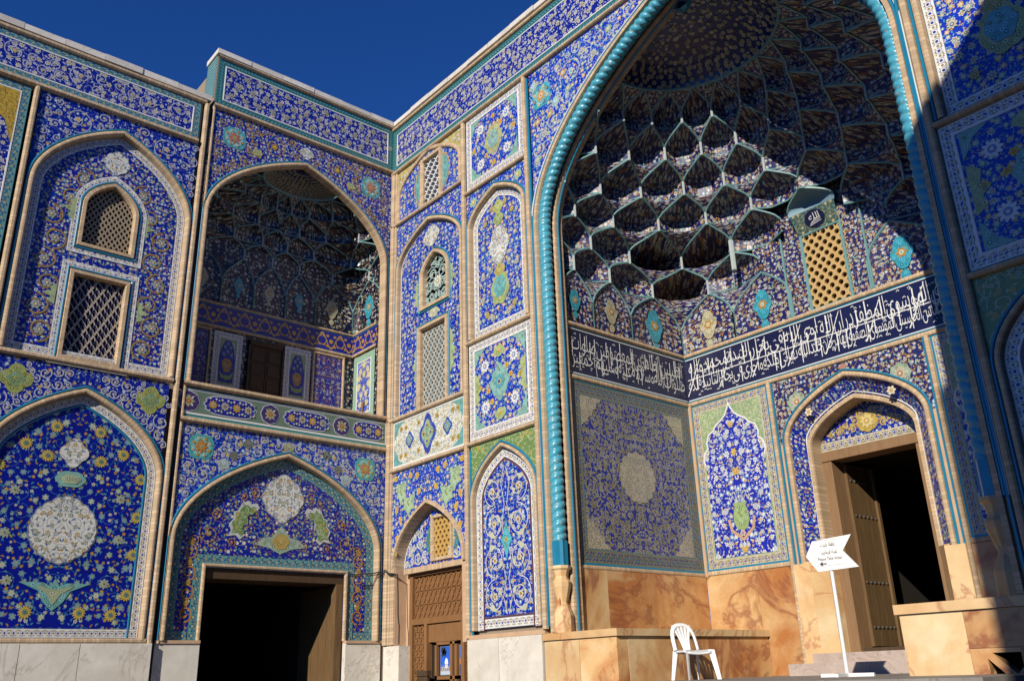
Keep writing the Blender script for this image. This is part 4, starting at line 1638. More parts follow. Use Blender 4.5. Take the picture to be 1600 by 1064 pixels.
# lower spandrel and gateway arch
GA = arch(CY, 1.765, 3.70, 5.14, 2.24)
GAo = grow(GA, 0.1)
sp, _ = spandrel(FL, CY, GAo, -3.78, -0.03, 5.49, gate, 'f_fine')
poly = [p for p in GAo if p[0] <= CY and p[1] > 3.7] + [(CY, 5.46), (-3.76, 5.46), (-3.76, 3.8)]
sc = scrolls(FL, poly, 0.27, 0.07, 0.016, 0.0, (0.48, 0.48, 0.54), 41, CY, (0.44, 0.42, 0.34), 600, avoid=[(-3.44, 5.12, 0.24), (CY, 5.3, 0.1)])
stuff(sc.build('arabesque', 'paint', sp))
for y in (-3.44, 2 * CY + 3.44):
    rosette(FL, y, 5.13, 0.225, 0.0, sp, [(0.08, 0.33, 0.32), (0.44, 0.20, 0.05), (0.5, 0.32, 0.06)])
    m = MB()
    shape(m, FL, lobed((y + (0.38 if y < CY else -0.38), 4.9), 0.1, 0.09, 4, 0.14, 0.4), 0.0, (0.36, 0.44, 0.42))
    m.build('pale_leaf_motif', 'paint', sp)
for dy, z, r_ in ((0, 5.32, 0.10), (-.72, 5.28, .09), (.72, 5.28, .09), (-.95, 5.06, .08), (.95, 5.06, .08)):
    m = MB()
    shape(m, FL, lobed((CY + dy, z), r_, r_ * .9, 4, 0.16, 0.0), 0.0, (0.34, 0.33, 0.20) if dy == 0 else (0.16, 0.17, 0.14))
    m.build('star_motif', 'paint', sp)
arch_brick(FL, GA, gate, 0.07, 0.05, 0.09)
D0, D1, DZ = -3.16, -0.75, 3.31
field = [(-3.715, 2.24)] + GA[1:-1] + [(-0.185, 2.24), (D1 + .13, 2.24), (D1 + .13, DZ + .13), (D0 - .13, DZ + .13), (D0 - .13, 2.24)]
gfield = panel(FL, field, gate, 'f_gate', -0.09, (), (CY, 4.2), 'gateway_tympanum')
m = MB()
sweep(m, FL, GA, flat(-0.004, -0.15, -0.086), 0)
sweep(m, FL, [(D0 - .06, 2.25), (D0 - .06, DZ + .06), (D1 + .06, DZ + .06), (D1 + .06, 2.25)], flat(0.13, 0.0, -0.085), 0)
for a, b in ((-3.70, D0 - .2), (D1 + .2, -0.20)):
    sweep(m, FL, [(b, 2.31), (a, 2.31)], flat(0.065, -0.065, -0.083), 0)
m.build('tile_border', 'bt', gfield)
mould(FL, [(D0 - .03, 2.24), (D0 - .03, DZ + .03), (D1 + .03, DZ + .03), (D1 + .03, 2.24)], gfield, 0.06, 0.04, 0, -0.09)
medallion(FL, CY, 4.47, 0.37, 0.36, -0.086, gfield, (0.62, 0.60, 0.52), (0.30, 0.18, 0.05), [(0.24, 0.24, 0.36), (0.36, 0.22, 0.06)], 8, 0.07, 0.12, 13, 'white_medallion', (0.3, 0.34, 0.4))
m = MB()
shape(m, FL, [(CY - .46, 3.70), (CY - .2, 3.66), (CY, 3.57), (CY + .2, 3.66), (CY + .46, 3.70), (CY + .3, 3.82), (CY + .16, 3.84), (CY, 4.02), (CY - .16, 3.84), (CY - .3, 3.82)], -0.086, (0.30, 0.40, 0.30))
shape(m, FL, lobed((CY, 3.77), 0.15, 0.13, 6, 0.12), -0.081, (0.42, 0.30, 0.08))
m.build('cloud_cartouche', 'paint', gfield)
for sg in (-1, 1):
    m = MB()
    pts = [(-.20, .20), (-.16, .27), (-.07, .25), (-.02, .30), (.08, .25), (.13, .14), (.20, .12), (.19, .02), (.26, -.06), (.22, -.16), (.26, -.24), (.15, -.22), (.08, -.28), (0, -.21), (.06, -.15), (.03, -.07), (-.03, -.05), (-.02, .05), (-.07, .12), (-.13, .12)]
    c = CY + sg * 0.62
    shape(m, FL, [(c + sg * p[0] * 1.08, 4.06 + p[1] * 1.08) for p in pts], -0.086, (0.52, 0.54, 0.48))
    m.build('cloud_motif', 'paint', gfield)
    panel(FL, [(c + sg * (p[0] * .86 + .015), 4.06 + p[1] * .86) for p in pts], gfield, 'f_green', -0.076, (), (c, 4.06), 'cloud_field')
    m = MB()
    for i in range(4):
        cz = 2.62 + i * 0.30
        cx = CY + sg * 1.47
        stroke(m, FL, spiral((cx, cz), 0.12, PI / 2 if i % 2 else -PI / 2, (1 if i % 2 else -1) * sg, 1.2, 20, 0.3), 0.022, -0.083, (0.46, 0.20, 0.05))
        flower(m, FL, cx, cz + 0.15, 0.05, 6, -0.087, (0.45, 0.30, 0.06), OCH)
    stuff(m.build('orange_vine', 'paint', gfield))
poly = [(-3.5, 3.62), (CY, 3.62)] + [(CY, 4.85), (-2.5, 4.62), (-3.1, 4.25), (-3.45, 3.85)]
sc = scrolls(FL, poly, 0.2, 0.07, 0.013, -0.086, (0.42, 0.20, 0.05), 51, CY, (0.44, 0.26, 0.06), 400, avoid=[(CY, 4.47, 0.40), (CY, 3.8, 0.35), (CY - .7, 4.06, 0.3)])
stuff(sc.build('orange_arabesque', 'paint', gfield))
# doorway passage
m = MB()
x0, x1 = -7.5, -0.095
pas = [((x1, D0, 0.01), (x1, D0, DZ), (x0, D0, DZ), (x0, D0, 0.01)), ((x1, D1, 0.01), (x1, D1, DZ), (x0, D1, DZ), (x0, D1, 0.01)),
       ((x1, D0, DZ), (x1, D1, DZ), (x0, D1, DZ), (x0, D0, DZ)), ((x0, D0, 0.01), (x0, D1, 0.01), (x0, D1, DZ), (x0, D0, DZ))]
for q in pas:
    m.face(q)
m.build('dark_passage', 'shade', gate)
m = MB()
m.box((-0.75, D0, DZ - 0.16), (-0.12, D1, DZ - 0.005))
m.build('door_lintel', 'woodd', gate, bevel=0.01)
leaf = MB()
for i in range(5):
    leaf.box((-0.50 - 0.24 * i, D1 - 0.07, 0.03), (-0.50 - 0.24 * i + 0.232, D1 - 0.02, DZ - 0.18))
leaf.box((-0.27, D1 - 0.13, 0.03), (-0.11, D1 - 0.005, DZ - 0.16))
ld = leaf.build('open_door_leaf', 'wood', gate, bevel=0.006)
# dado of the gate bay
slab('dado_slab', (-0.2, -3.84, 0.004), (0.0, D0 - 0.02, 2.2), 'marble', gate)
slab('dado_slab', (-0.2, D1 + 0.02, 0.004), (0.0, -0.06, 2.2), 'marble', gate)
m = MB()
m.box((-0.25, -3.84, 2.2), (0.02, D0 - .02, 2.245))
m.box((-0.25, D1 + .02, 2.2), (0.02, -0.0, 2.245))
m.build('brick_course', 'brickw', gate)


# ================================================================== piers either side of the portal
def pier(fr, root, full=True):
    """tile wall between the court corner and the rope column; s = 0 in the corner"""
    m = MB()
    for a, b, z0, z1, d in ((2.45, 4.18, 0.02, 11.2, 0.10), (0.0, 2.40, 3.6, 11.2, 0.62), (0.0, 0.44, 0.02, 3.6, 0.45)):
        P0, P1 = fr(a, z0, -d), fr(b, z1, -0.9)
        lo = tuple(min(P0[i], P1[i]) for i in range(3)); hi = tuple(max(P0[i], P1[i]) for i in range(3))
        m.box(lo, hi)
    m.build('wall_core', 'plaster', root)
    for s, w in ((0.07, 0.13), (2.39, 0.09)):
        m = MB()
        sweep(m, fr, [(s, 2.16), (s, 11.25)], roll(w, 0.06), 0, False, 1.0)
        m.build('brick_strip', 'brick', root)
    m = MB()
    sweep(m, fr, [(0.17, 2.16), (0.17, 11.25)], roll(0.06, 0.035), 0, False, 1.0)
    m.build('brick_strip', 'brick', root)
    tube(fr, [(2.475, 2.2), (2.475, 5.02)], root, 0.03, 0.025)
    # horizontal mouldings
    for z in (10.06, 6.04, 5.10):
        mould(fr, [(0.0 if z > 6 else 0.16, z), (2.36, z)], root, 0.075, 0.06)
    for z in (9.72, 6.85, 5.12):
        mould(fr, [(2.42, z), (4.08, z)], root, 0.075, 0.06)
    # --- inner bay, top: small arched niche with lattice
    a0 = arch(1.27, 1.0, 10.62, 11.26, 10.09)
    wr = rect(1.12, 10.10, 1.64, 11.04)
    p = panel(fr, rect(0.2, 10.09, 2.34, 11.28), root, 'f_yelg', 0.0, [list(reversed(wr))])
    field = [(0.27, 10.09)] + a0[1:-1] + [(2.27, 10.09)]
    q = MB()
    plate(q, fr, field, [list(reversed(wr))], 0.006, 0, (1.27, 10.6))
    q = q.build('small_arch_panel', 'f_pier', p)
    m = MB()
    sweep(m, fr, a0, roll(0.09, 0.05, 0.02), 0, False, 1.0)
    m.build('brick_arch', 'brick', p)
    q = MB()
    for sg in (-1, 1):
        x = 1.38 + sg * 0.34
        shape(q, fr, [(x, 10.2), (x, 10.95), (x + sg * .13, 10.86), (x + sg * .22, 10.62), (x + sg * .17, 10.4), (x + sg * .07, 10.24)], 0.006, (0.14, 0.36, 0.34))
        stroke(q, fr, [(x, 10.18), (x + sg * .1, 10.22), (x + sg * .2, 10.4), (x + sg * .25, 10.62), (x + sg * .15, 10.88), (x, 10.98)], 0.02, 0.012, YEL)
    q.build_split('half_medallion', 'paint', p)
    fr_ = Fr(lambda s, z, n: fr(s, z, n + 0.01), fr.n)
    f = window_box(fr_, wr, root, 0.05, 0.3, 0.09, 'lattice_window', False)
    l = MB()
    lattice(l, fr, 1.12, 10.10, 1.64, 11.04, 0.12, 0.13, -0.045, -0.01, 0.60, 'diamond', 0, None, 1)
    l.build('lattice', [M['letter'], M['navy']], f)
    m = MB()
    plate(m, fr, wr, (), -0.04)
    # --- inner bay, tall arch
    A = arch(1.27, 0.98, 9.0, 9.72, 6.08)
    Ao = grow(A, 0.085)
    sp, _ = spandrel(fr, 1.27, Ao, 0.2, 2.34, 10.03, root, 'f_pier')
    arch_brick(fr, A, root, 0.07, 0.045, 0.05)
    W1 = arch(1.40, 0.37, 8.62, 9.0, 8.03)
    W2 = rect(0.97, 6.11, 1.74, 7.57)
    q = MB()
    plate(q, fr, [(0.3, 6.08)] + A[1:-1] + [(2.24, 6.08)], [list(reversed(W1)), list(reversed(W2))], -0.05, 0, (1.27, 8.0))
    q = q.build('tall_arch_panel', 'f_fine', root)
    m = MB()
    sweep(m, fr, A, flat(-0.004, -0.022, -0.046), 0)
    m.build('white_fillet', 'letter', q)
    medallion(fr, 1.3, 9.40, 0.26, 0.20, -0.048, q, (0.62, 0.60, 0.50), (0.30, 0.26, 0.12), [(0.35, 0.32, 0.2), (0.2, 0.2, 0.3)], 6, 0.10, 0.2, 15)
    m = MB()
    for sg in (-1, 1):
        for zc, h_ in ((8.35, 0.30), (6.95, 0.42)):
            x = 1.37 + sg * 0.50
            shape(m, fr, [(x, zc - h_), (x, zc + h_), (x + sg * .1, zc + h_ * .5), (x + sg * .06, zc + h_ * .2), (x + sg * .17, zc), (x + sg * .07, zc - h_ * .3), (x + sg * .1, zc - h_ * .6)], -0.05, PGR)
    shape(m, fr, lobed((1.38, 7.82), 0.16, 0.1, 5, 0.15), -0.05, (0.5, 0.5, 0.34))
    m.build_split('pale_half_medallion', 'paint', q)
    for P, nm in ((W1, 'arched_lattice_window'), (W2, 'lattice_window')):
        FRN = Fr(lambda s, z, n: fr(s, z, n - 0.05), fr.n)
        f = window_box(FRN, P, root, 0.10, 0.5, 0.085, nm)
        l = MB()
        if nm[0] == 'a':
            sc = scrolls(FRN, grow(P + [P[0]], 0.02)[:-1], 0.17, 0.035, 0.032, -0.07, (0.34, 0.46, 0.42), 77, 1.40, (0.42, 0.5, 0.46), 1500, turns=1.2)
            for k2 in range(len(sc.v)):
                pass
            rs = random.Random(4)
            for k2 in range(9):
                z = 8.05 + k2 * 0.11
                stroke(sc, FRN, [(1.03, z), (1.2, z + 0.09), (1.4, z + .02), (1.6, z + 0.09), (1.77, z)], 0.022, -0.074, (0.34, 0.46, 0.42))
            flower(sc, FRN, 1.40, 8.45, 0.13, 8, -0.07, (0.62, 0.60, 0.5), (0.35, 0.34, 0.2), WHT)
            sc.build('tracery', 'paint', f)
        else:
            lattice(l, FRN, 0.97, 6.11, 1.74, 7.57, 0.098, 0.132, -0.10, -0.05, 0.58, 'diamond', 0, None, 1)
            l.build('lattice', [M['pendant'], M['plaster']], f)
    # --- inner bay, white panel and lower panel
    p = panel(fr, rect(0.2, 5.15, 2.32, 6.0), root, 'f_white', 0.0, (), None, 'white_ground_panel')
    m = MB()
    sweep(m, fr, rect(0.2, 5.15, 2.32, 6.0), flat(0, -0.03, 0.004), 0, True)
    m.build('white_fillet', 'letter', p)
    m = MB()
    for x, rx, rz in ((0.72, .13, .14), (1.27, .25, .33), (1.85, .13, .14)):
        shape(m, fr, lobed((x, 5.58), rx, rz, 4, 0.16, 0.0, 0.25), 0.0, (0.03, 0.06, 0.36))
        shape(m, fr, lobed((x, 5.58), rx * .72, rz * .72, 4, 0.16, 0.0, 0.2), 0.004, (0.12, 0.34, 0.46) if rx < .2 else (0.26, 0.40, 0.30))
        for k in range(4):
            a = k * PI / 2
            flower(m, fr, x + rx * .42 * math.cos(a), 5.58 + rz * .42 * math.sin(a), rx * .26, 6, 0.009, (0.46, 0.40, 0.12), (0.05, 0.1, 0.3))
    for x, z in ((.24, 5.19), (2.28, 5.19), (.24, 5.96), (2.28, 5.96)):
        sx, sz = (1 if x < 1 else -1), (1 if z < 5.5 else -1)
        shape(m, fr, [(x, z), (x + sx * .3, z), (x + sx * .14, z + sz * .08), (x + sx * .1, z + sz * .18), (x, z + sz * .3)], 0.0, (0.14, 0.36, 0.34))
    for x in (.45, .6, 1.0, 1.55, 2.0, 2.15):
        for z in (5.33, 5.83):
            flower(m, fr, x, z, 0.055, 5, 0.0, (0.46, 0.30, 0.06), (0.3, 0.2, 0.05))
    m.build_split('star_medallion', 'paint', p)
    B = arch(1.27, 0.97, 3.42, 4.37, 3.33)
    Bo = grow(B, 0.07)
    sp, _ = spandrel(fr, 1.27, Bo, 0.2, 2.34, 5.06, root, 'f_pier')
    m = MB()
    for sg in (-1, 1):
        for dx, z, w_, h_ in ((0.78, 4.66, .15, .20), (0.55, 4.42, .18, .17)):
            x = 1.27 + sg * dx
            shape(m, fr, [(x - w_, z + h_), (x, z + h_ * .8), (x + w_, z + h_), (x + w_ * .8, z), (x + w_, z - h_ * .4), (x + w_ * .3, z - h_ * .5), (x - w_ * .1, z - h_ * 1.1), (x - w_ * .5, z - h_ * .4), (x - w_, z - h_ * .3), (x - w_ * .7, z + h_ * .3)], 0.0, (0.34, 0.46, 0.26))
        for dx, z in ((.25, 4.62), (.5, 4.93), (.92, 4.40), (.80, 4.2), (.9, 3.9), (.3, 4.9), (.97, 4.95), (.95, 3.65)):
            flower(m, fr, 1.27 + sg * dx, z, 0.062, 7, 0.0, (0.62, 0.40, 0.05), (0.5, 0.2, 0.03), CRM)
    m.build_split('leaf_motif', 'paint', sp)
    # door niche of the inner bay
    m = MB()
    sweep(m, fr, B, [(.07, 0), (.06, .04), (.01, .04), (0, 0), (0, -0.22)], 0, False, 1.0)
    m.build('brick_arch', 'brick', root)
    FN = Fr(lambda s, z, n: fr(s, z, n - 0.20), fr.n)
    WW = rect(1.19, 3.50, 1.66, 4.13)
    q = MB()
    plate(q, FN, [(0.3, 3.36)] + B[1:-1] + [(2.24, 3.36)], [list(reversed(WW))], 0, 0, (1.27, 3.7))
    q = q.build('door_tympanum', 'f_pier', root)
    sc = scrolls(FN, [(0.3, 3.4)] + B[1:-1] + [(2.24, 3.4)], 0.2, 0.05, 0.024, 0.0, (0.60, 0.60, 0.58), 61, 1.27, (0.42, 0.5, 0.45), 500, avoid=[(1.27, 3.7, 0.32), (1.1, 3.95, .22), (1.27, 4.1, .2)])
    stuff(sc.build('arabesque', 'paint', q))
    m = MB()
    for sg in (-1, 1):
        x = 1.425 + sg * 0.33
        shape(m, FN, [(x, 3.55), (x, 4.05), (x + sg * .09, 3.98), (x + sg * .14, 3.8), (x + sg * .10, 3.62)], 0.0, (0.06, 0.22, 0.20))
    m.build_split('dark_leaf', 'paint', q)
    m = MB()
    sweep(m, FN, B, flat(-0.004, -0.025, 0.004), 0)
    sweep(m, FN, [(2.2, 3.375), (0.34, 3.375)], flat(0.012, -0.012, 0.004), 0)
    m.build('white_fillet', 'letter', q)
    f = window_box(FN, WW, root, 0.06, 0.3, 0.07, 'small_lattice_window', False)
    l = MB()
    lattice(l, FN, 1.19, 3.50, 1.66, 4.13, 0.115, 0.155, -0.06, 0.0, 0.55, 'hex', 0)
    l.build('lattice', [plain('ochre_lattice', (0.50, 0.30, 0.08), 0.7, 0.1)], f)
    m = MB()
    sweep(m, fr, [(0.42, 3.33), (2.30, 3.33)], [(0.05, -0.25), (0.05, -0.11), (-0.04, -0.11), (-0.04, -0.3)], 0, False, 1.0)
    m.build('lintel_course', 'brick', root)
    for q, s_a in ((rect(0.10, 2.12, 0.33, 3.42), 0.33), (rect(2.21, 2.12, 2.45, 3.42), 2.21)):
        m = MB()
        plate(m, fr, q, (), 0.0)
        m.face([fr(s_a, 2.12, 0), fr(s_a, 3.4, 0), fr(s_a, 3.4, -.32), fr(s_a, 2.12, -.32)])
        m.build('brick_jamb', 'brickw', root)
    m = MB()
    plate(m, fr, rect(0.30, 2.12, 0.50, 3.42), (), -0.235)
    m.build('brick_jamb', 'brickw', root)
    for s_a in (0.245, 0.30):
        m = MB()
        sweep(m, fr, [(s_a, 2.16), (s_a, 3.40)], roll(0.05, 0.035), 0, False, 1.0)
        m.build('brick_strip', 'brick', root)
    # carved wooden screen
    FS = Fr(lambda s, z, n: fr(s, z, n - 0.26), fr.n)
    m = MB()
    for a, b, z0, z1 in ((0.47, 2.34, 3.24, 3.32), (0.47, 0.56, 0.02, 3.24), (2.25, 2.34, 0.02, 3.24), (0.56, 2.25, 2.46, 2.55), (0.90, 0.98, 0.02, 2.46), (1.90, 1.98, 0.02, 2.46), (0.98, 1.90, 2.17, 2.46), (0.56, .9, 1.2, 1.27), (1.98, 2.25, 1.2, 1.27)):
        P0, P1 = FS(a, z0, -0.05), FS(b, z1, 0.06 if z1 - z0 < 0.2 or z0 < .1 else 0.02)
        m.box(tuple(min(P0[i], P1[i]) for i in range(3)), tuple(max(P0[i], P1[i]) for i in range(3)))
    scr = m.build('carved_wood_screen', 'woodc', root, bevel=0.006)
    for a, b, z0, z1, st in ((0.56, 2.25, 2.55, 3.24, 0.13), (0.56, 0.90, 1.27, 2.46, 0.113), (1.98, 2.25, 1.27, 2.46, 0.135)):
        m = MB()
        plate(m, FS, rect(a, z0, b, z1), (), 0.0)
        def bar(p0, p1, w=0.02, h=0.022):
            sweep(m, FS, [p0, p1], [(w / 2, 0), (w / 2 * .6, h), (-w / 2 * .6, h), (-w / 2, 0)], 0)
        hz = st * 0.866
        k = int((z1 - z0) / hz)
        off = ((z1 - z0) - k * hz) / 2
        for j in range(k + 1):
            z = z0 + off + j * hz
            if j % 2 == 0 or b - a < 0.5:
                bar((a, z), (b, z), 0.026)
            if j < k:
                i = -1
                while True:
                    x = a + (i + (0.5 if j % 2 else 0)) * st
                    if x > b:
                        break
                    for q0, q1 in (((x, z), (x + st / 2, z + hz)), ((x + st / 2, z + hz), (x + st, z))):
                        if q0[0] >= a - 1e-6 and q1[0] <= b + 1e-6:
                            bar(q0, q1)
                    i += 1
        m.build('carved_panel', 'woodc', scr)
    # --- outer bay
    framed(fr, 2.46, 9.76, 4.06, 11.26, root, 'bw', 'f_pier', 0.14)
    m = MB()
    for dx, z in ((.36, 10.86), (-.36, 10.86), (.36, 10.14), (-.36, 10.14)):
        flower(m, fr, 3.24 + dx, z, 0.112, 10, 0.0, (0.70, 0.69, 0.62), (0.20, 0.24, 0.45), WHT)
    shape(m, fr, lobed((3.24, 10.5), 0.24, 0.30, 6, 0.13), 0.0, (0.42, 0.42, 0.18))
    shape(m, fr, lobed((3.24, 10.5), 0.15, 0.19, 6, 0.13), 0.005, (0.24, 0.40, 0.34))
    for dx, z in ((.0, 10.98), (0, 10.02), (.55, 10.5), (-.55, 10.5), (.2, 10.75), (-.2, 10.25)):
        flower(m, fr, 3.24 + dx, z, 0.058, 6, 0.0, (0.62, 0.40, 0.05), (0.5, 0.25, 0.03))
    for sx in (-1, 1):
        for sz in (-1, 1):
            x, z = 3.24 + sx * .64, 10.51 + sz * .59
            shape(m, fr, [(x, z), (x - sx * .3, z), (x - sx * .13, z - sz * .1), (x - sx * .08, z - sz * .2), (x, z - sz * .32)], 0.0, (0.22, 0.42, 0.32))
    m.build_split('flower_motif', 'paint', root)
    A = arch(3.25, 0.70, 8.95, 9.50, 6.90)
    Ao = grow(A, 0.09)
    sp, _ = spandrel(fr, 3.25, Ao, 2.45, 4.06, 9.69, root, 'f_pier')
    m = MB()
    for sg in (-1, 1):
        flower(m, fr, 3.25 + sg * .6, 9.48, 0.11, 8, 0.0, (0.30, 0.46, 0.34), (0.52, 0.36, 0.06), WHT)
    m.build_split('flower_motif', 'paint', sp)
    arch_brick(fr, A, root, 0.07, 0.045, 0.06)
    q = panel(fr, [(2.55, 6.9)] + A[1:-1] + [(3.95, 6.9)], root, 'f_pier', -0.06, (), (3.25, 8), 'tall_arch_panel')
    m = MB()
    sweep(m, fr, A, flat(-0.002, -0.14, -0.055), 0)
    sweep(m, fr, [(3.93, 6.975), (2.57, 6.975)], flat(0.07, -0.07, -0.053), 0)
    m.build('tile_border', 'bw', q)
    medallion(fr, 3.25, 8.42, 0.27, 0.33, -0.056, q, (0.66, 0.65, 0.58), (0.24, 0.24, 0.22), [(0.36, 0.34, 0.22), (0.25, 0.25, 0.35)], 6, 0.12, 0.25, 17)
    m = MB()
    for z, c_ in ((8.92, (0.30, 0.36, 0.14)), (7.70, (0.16, 0.40, 0.38)), (9.15, (0.40, 0.42, 0.14)), (7.95, (0.44, 0.36, 0.10))):
        shape(m, fr, lobed((3.25, z), 0.14, 0.13, 4, 0.18), -0.056, c_)
    shape(m, fr, lobed((3.25, 7.62), 0.24, 0.30, 6, 0.14, 0.2), -0.056, (0.36, 0.42, 0.16))
    shape(m, fr, lobed((3.25, 7.66), 0.17, 0.2, 6, 0.14), -0.050, (0.14, 0.38, 0.38))
    for sg in (-1, 1):
        for i, (dx, z) in enumerate(((.35, 7.25), (.44, 7.95), (.42, 8.5), (.36, 8.95), (.2, 7.15), (.25, 8.05), (.18, 9.18), (.46, 7.55))):
            flower(m, fr, 3.25 + sg * dx, z, 0.06, 8, -0.056, [(0.50, 0.38, 0.08), (0.50, 0.48, 0.34), (0.30, 0.34, 0.36)][i % 3], [(0.2, 0.2, 0.1), (0.14, 0.16, 0.3), CRM][i % 3], CRM)
    m.build_split('flower_motif', 'paint', q)
    # square panel
    p = framed(fr, 2.46, 5.17, 4.06, 6.81, root, 'bw', 'f_pier', 0.14)
    m = MB()
    for dx, z in ((.36, 6.34), (-.36, 6.34), (.36, 5.64), (-.36, 5.64)):
        flower(m, fr, 3.24 + dx, z, 0.112, 10, 0.0, (0.74, 0.73, 0.68), (0.22, 0.26, 0.45), WHT)
    shape(m, fr, lobed((3.24, 5.99), 0.25, 0.29, 8, 0.12, 0, 0.2), 0.0, (0.22, 0.42, 0.36))
    flower(m, fr, 3.24, 5.99, 0.13, 8, 0.006, (0.10, 0.34, 0.40), (0.40, 0.40, 0.16), COB)
    for dx, z in ((.0, 6.5), (0, 5.47), (.28, 6.05), (-.28, 5.9), (.18, 6.22), (-.5, 6.0), (.5, 6.0), (-.2, 5.7)):
        flower(m, fr, 3.24 + dx, z, 0.055, 6, 0.0, (0.62, 0.42, 0.05), (0.5, 0.25, 0.03))
    for sx in (-1, 1):
        shape(m, fr, [(3.24 + sx * .64, 5.7), (3.24 + sx * .64, 6.28), (3.24 + sx * .5, 6.18), (3.24 + sx * .54, 6.05), (3.24 + sx * .44, 5.99), (3.24 + sx * .54, 5.9), (3.24 + sx * .5, 5.8)], 0.0, (0.38, 0.44, 0.18))
        for sz in (-1, 1):
            x, z = 3.24 + sx * .64, 5.99 + sz * .66
            shape(m, fr, [(x, z), (x - sx * .3, z), (x - sx * .13, z - sz * .1), (x - sx * .08, z - sz * .2), (x, z - sz * .32)], 0.0, (0.22, 0.42, 0.34))
            if sx < 0:
                shape(m, fr, lobed((3.24, 5.99 + sz * .52), .14, .1, 4, .16), 0.0, (0.38, 0.44, 0.18))
    m.build_split('flower_motif', 'paint', p)
    # lowest panel
    A = arch(3.25, 0.72, 4.18, 4.93, 2.26)
    Ao = grow(A, 0.08)
    sp, _ = spandrel(fr, 3.25, Ao, 2.47, 4.06, 5.08, root, 'f_green')
    arch_brick(fr, A, root, 0.06, 0.04, 0.05)
    q = panel(fr, [(2.53, 2.27)] + A[1:-1] + [(3.97, 2.27)], root, 'f_fine', -0.05, (), (3.25, 3.5), 'arched_scroll_panel')
    m = MB()
    sweep(m, fr, A, flat(-0.002, -0.145, -0.046), 0)
    sweep(m, fr, [(3.95, 2.345), (2.55, 2.345)], flat(0.072, -0.072, -0.044), 0)
    m.build('tile_border', 'bw', q)
    m = MB()
    sweep(m, fr, grow(A, -0.16), flat(0.014, -0.014, -0.042), 0)
    sweep(m, fr, [(3.81, 2.43), (2.69, 2.43)], flat(0.012, -0.012, -0.041), 0)
    m.build('brown_fillet', plain('brown_glaze', (0.12, 0.05, 0.06), 0.3, 0.1), q)
    m = MB()
    for sg in (-1, 1):
        for i, (dx, z, r_) in enumerate(((.30, 4.28, .22), (.28, 3.78, .25), (.28, 3.24, .25), (.29, 2.72, .25))):
            P = [(3.25 + sg * (x - 3.25), zz) for x, zz in spiral((3.25 - dx, z), r_, PI / 2 if i % 2 else -PI / 2, (1 if i % 2 else -1), 1.6, 34, 0.2)]
            stroke(m, fr, P, 0.014, -0.044, (0.64, 0.64, 0.60))
            flower(m, fr, 3.25 - sg * dx, z, 0.06, 6, -0.047, CRM, OCH)
            for t_ in (8, 16, 24):
                a, b = P[t_], P[t_ + 2]
                dx_, dz_ = (b[0] - a[0]) * 1.3, (b[1] - a[1]) * 1.3
                plate(m, fr, [a, (a[0] + dx_ * .5 - dz_ * .5, a[1] + dz_ * .5 + dx_ * .5), (a[0] + dx_ * 1.3, a[1] + dz_ * 1.3), (a[0] + dx_ * .5 + dz_ * .2, a[1] + dz_ * .5 - dx_ * .2)], (), -.043, 0, None, (0.52, 0.52, 0.38))
        stroke(m, fr, [(3.25 + sg * x, z) for x, z in ((.02, 4.62), (.10, 4.4), (.03, 4.05), (.10, 3.75), (.04, 3.5), (.10, 3.2), (.03, 2.95), (.10, 2.7), (.02, 2.46))], 0.013, -0.043, (0.6, 0.6, 0.56))
    stuff(m.build('white_scrolls', 'paint', q))
    m = MB()
    shape(m, fr, [(3.25, 3.22), (3.31, 3.42), (3.38, 3.52), (3.31, 3.62), (3.25, 3.82), (3.19, 3.62), (3.12, 3.52), (3.19, 3.42)], -0.046, (0.08, 0.40, 0.46))
    flower(m, fr, 3.25, 3.52, 0.045, 6, -0.04, (0.5, 0.4, 0.1), OCH)
    m.build('turquoise_lozenge', 'paint', q)
    # dado
    for a, b in ((2.36, 3.10), (3.10, 4.03)):
        P0, P1 = fr(a + .003, 0.004, -0.2), fr(b - .003, 2.14, 0.03)
        slab('dado_slab', tuple(min(P0[i], P1[i]) for i in range(3)), tuple(max(P0[i], P1[i]) for i in range(3)), M['marble'], root)
    P0, P1 = fr(0.03, 0.004, -0.3), fr(0.50, 2.14, 0.02)
    slab('dado_slab', tuple(min(P0[i], P1[i]) for i in range(3)), tuple(max(P0[i], P1[i]) for i in range(3)), M['marble'], root)
    P0, P1 = fr(2.32, 2.14, -0.1), fr(4.1, 2.20, 0.035)
    m = MB()
    m.box(tuple(min(P0[i], P1[i]) for i in range(3)), tuple(max(P0[i], P1[i]) for i in range(3)))
    m.build('brick_course', 'brickw', root)


pl = thing('tiled_pier', 'sunlit tiled pier left of the great arch, with carved wooden screen at its foot', 'pier', (2.2, 0, 0), 'piers flanking the portal arch')
pier(FP, pl)
pr = thing('tiled_pier', 'shaded tiled pier right of the great arch, cut by the right edge', 'pier', (PX - 2.2, 0, 0), 'piers flanking the portal arch')
pier(FPM, pr)
# closed box with gloom in its colour, for the room behind the left screen opening
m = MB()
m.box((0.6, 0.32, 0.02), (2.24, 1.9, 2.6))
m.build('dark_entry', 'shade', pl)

# ================================================================== portal
portal = thing('portal', 'great arched portal with honeycomb vault, rope-twist turquoise columns and white inscription', 'portal', (PX / 2, 0, 0))
CX = PX / 2
RA = 2.921                                                     # half width to the column axis
def rope_arch(d=0.0, zb=3.0, k=40):
    return grow(arch(CX, RA, 8.3, 11.0, zb, k), d) if abs(d) > 1e-6 else arch(CX, RA, 8.3, 11.0, zb, k)

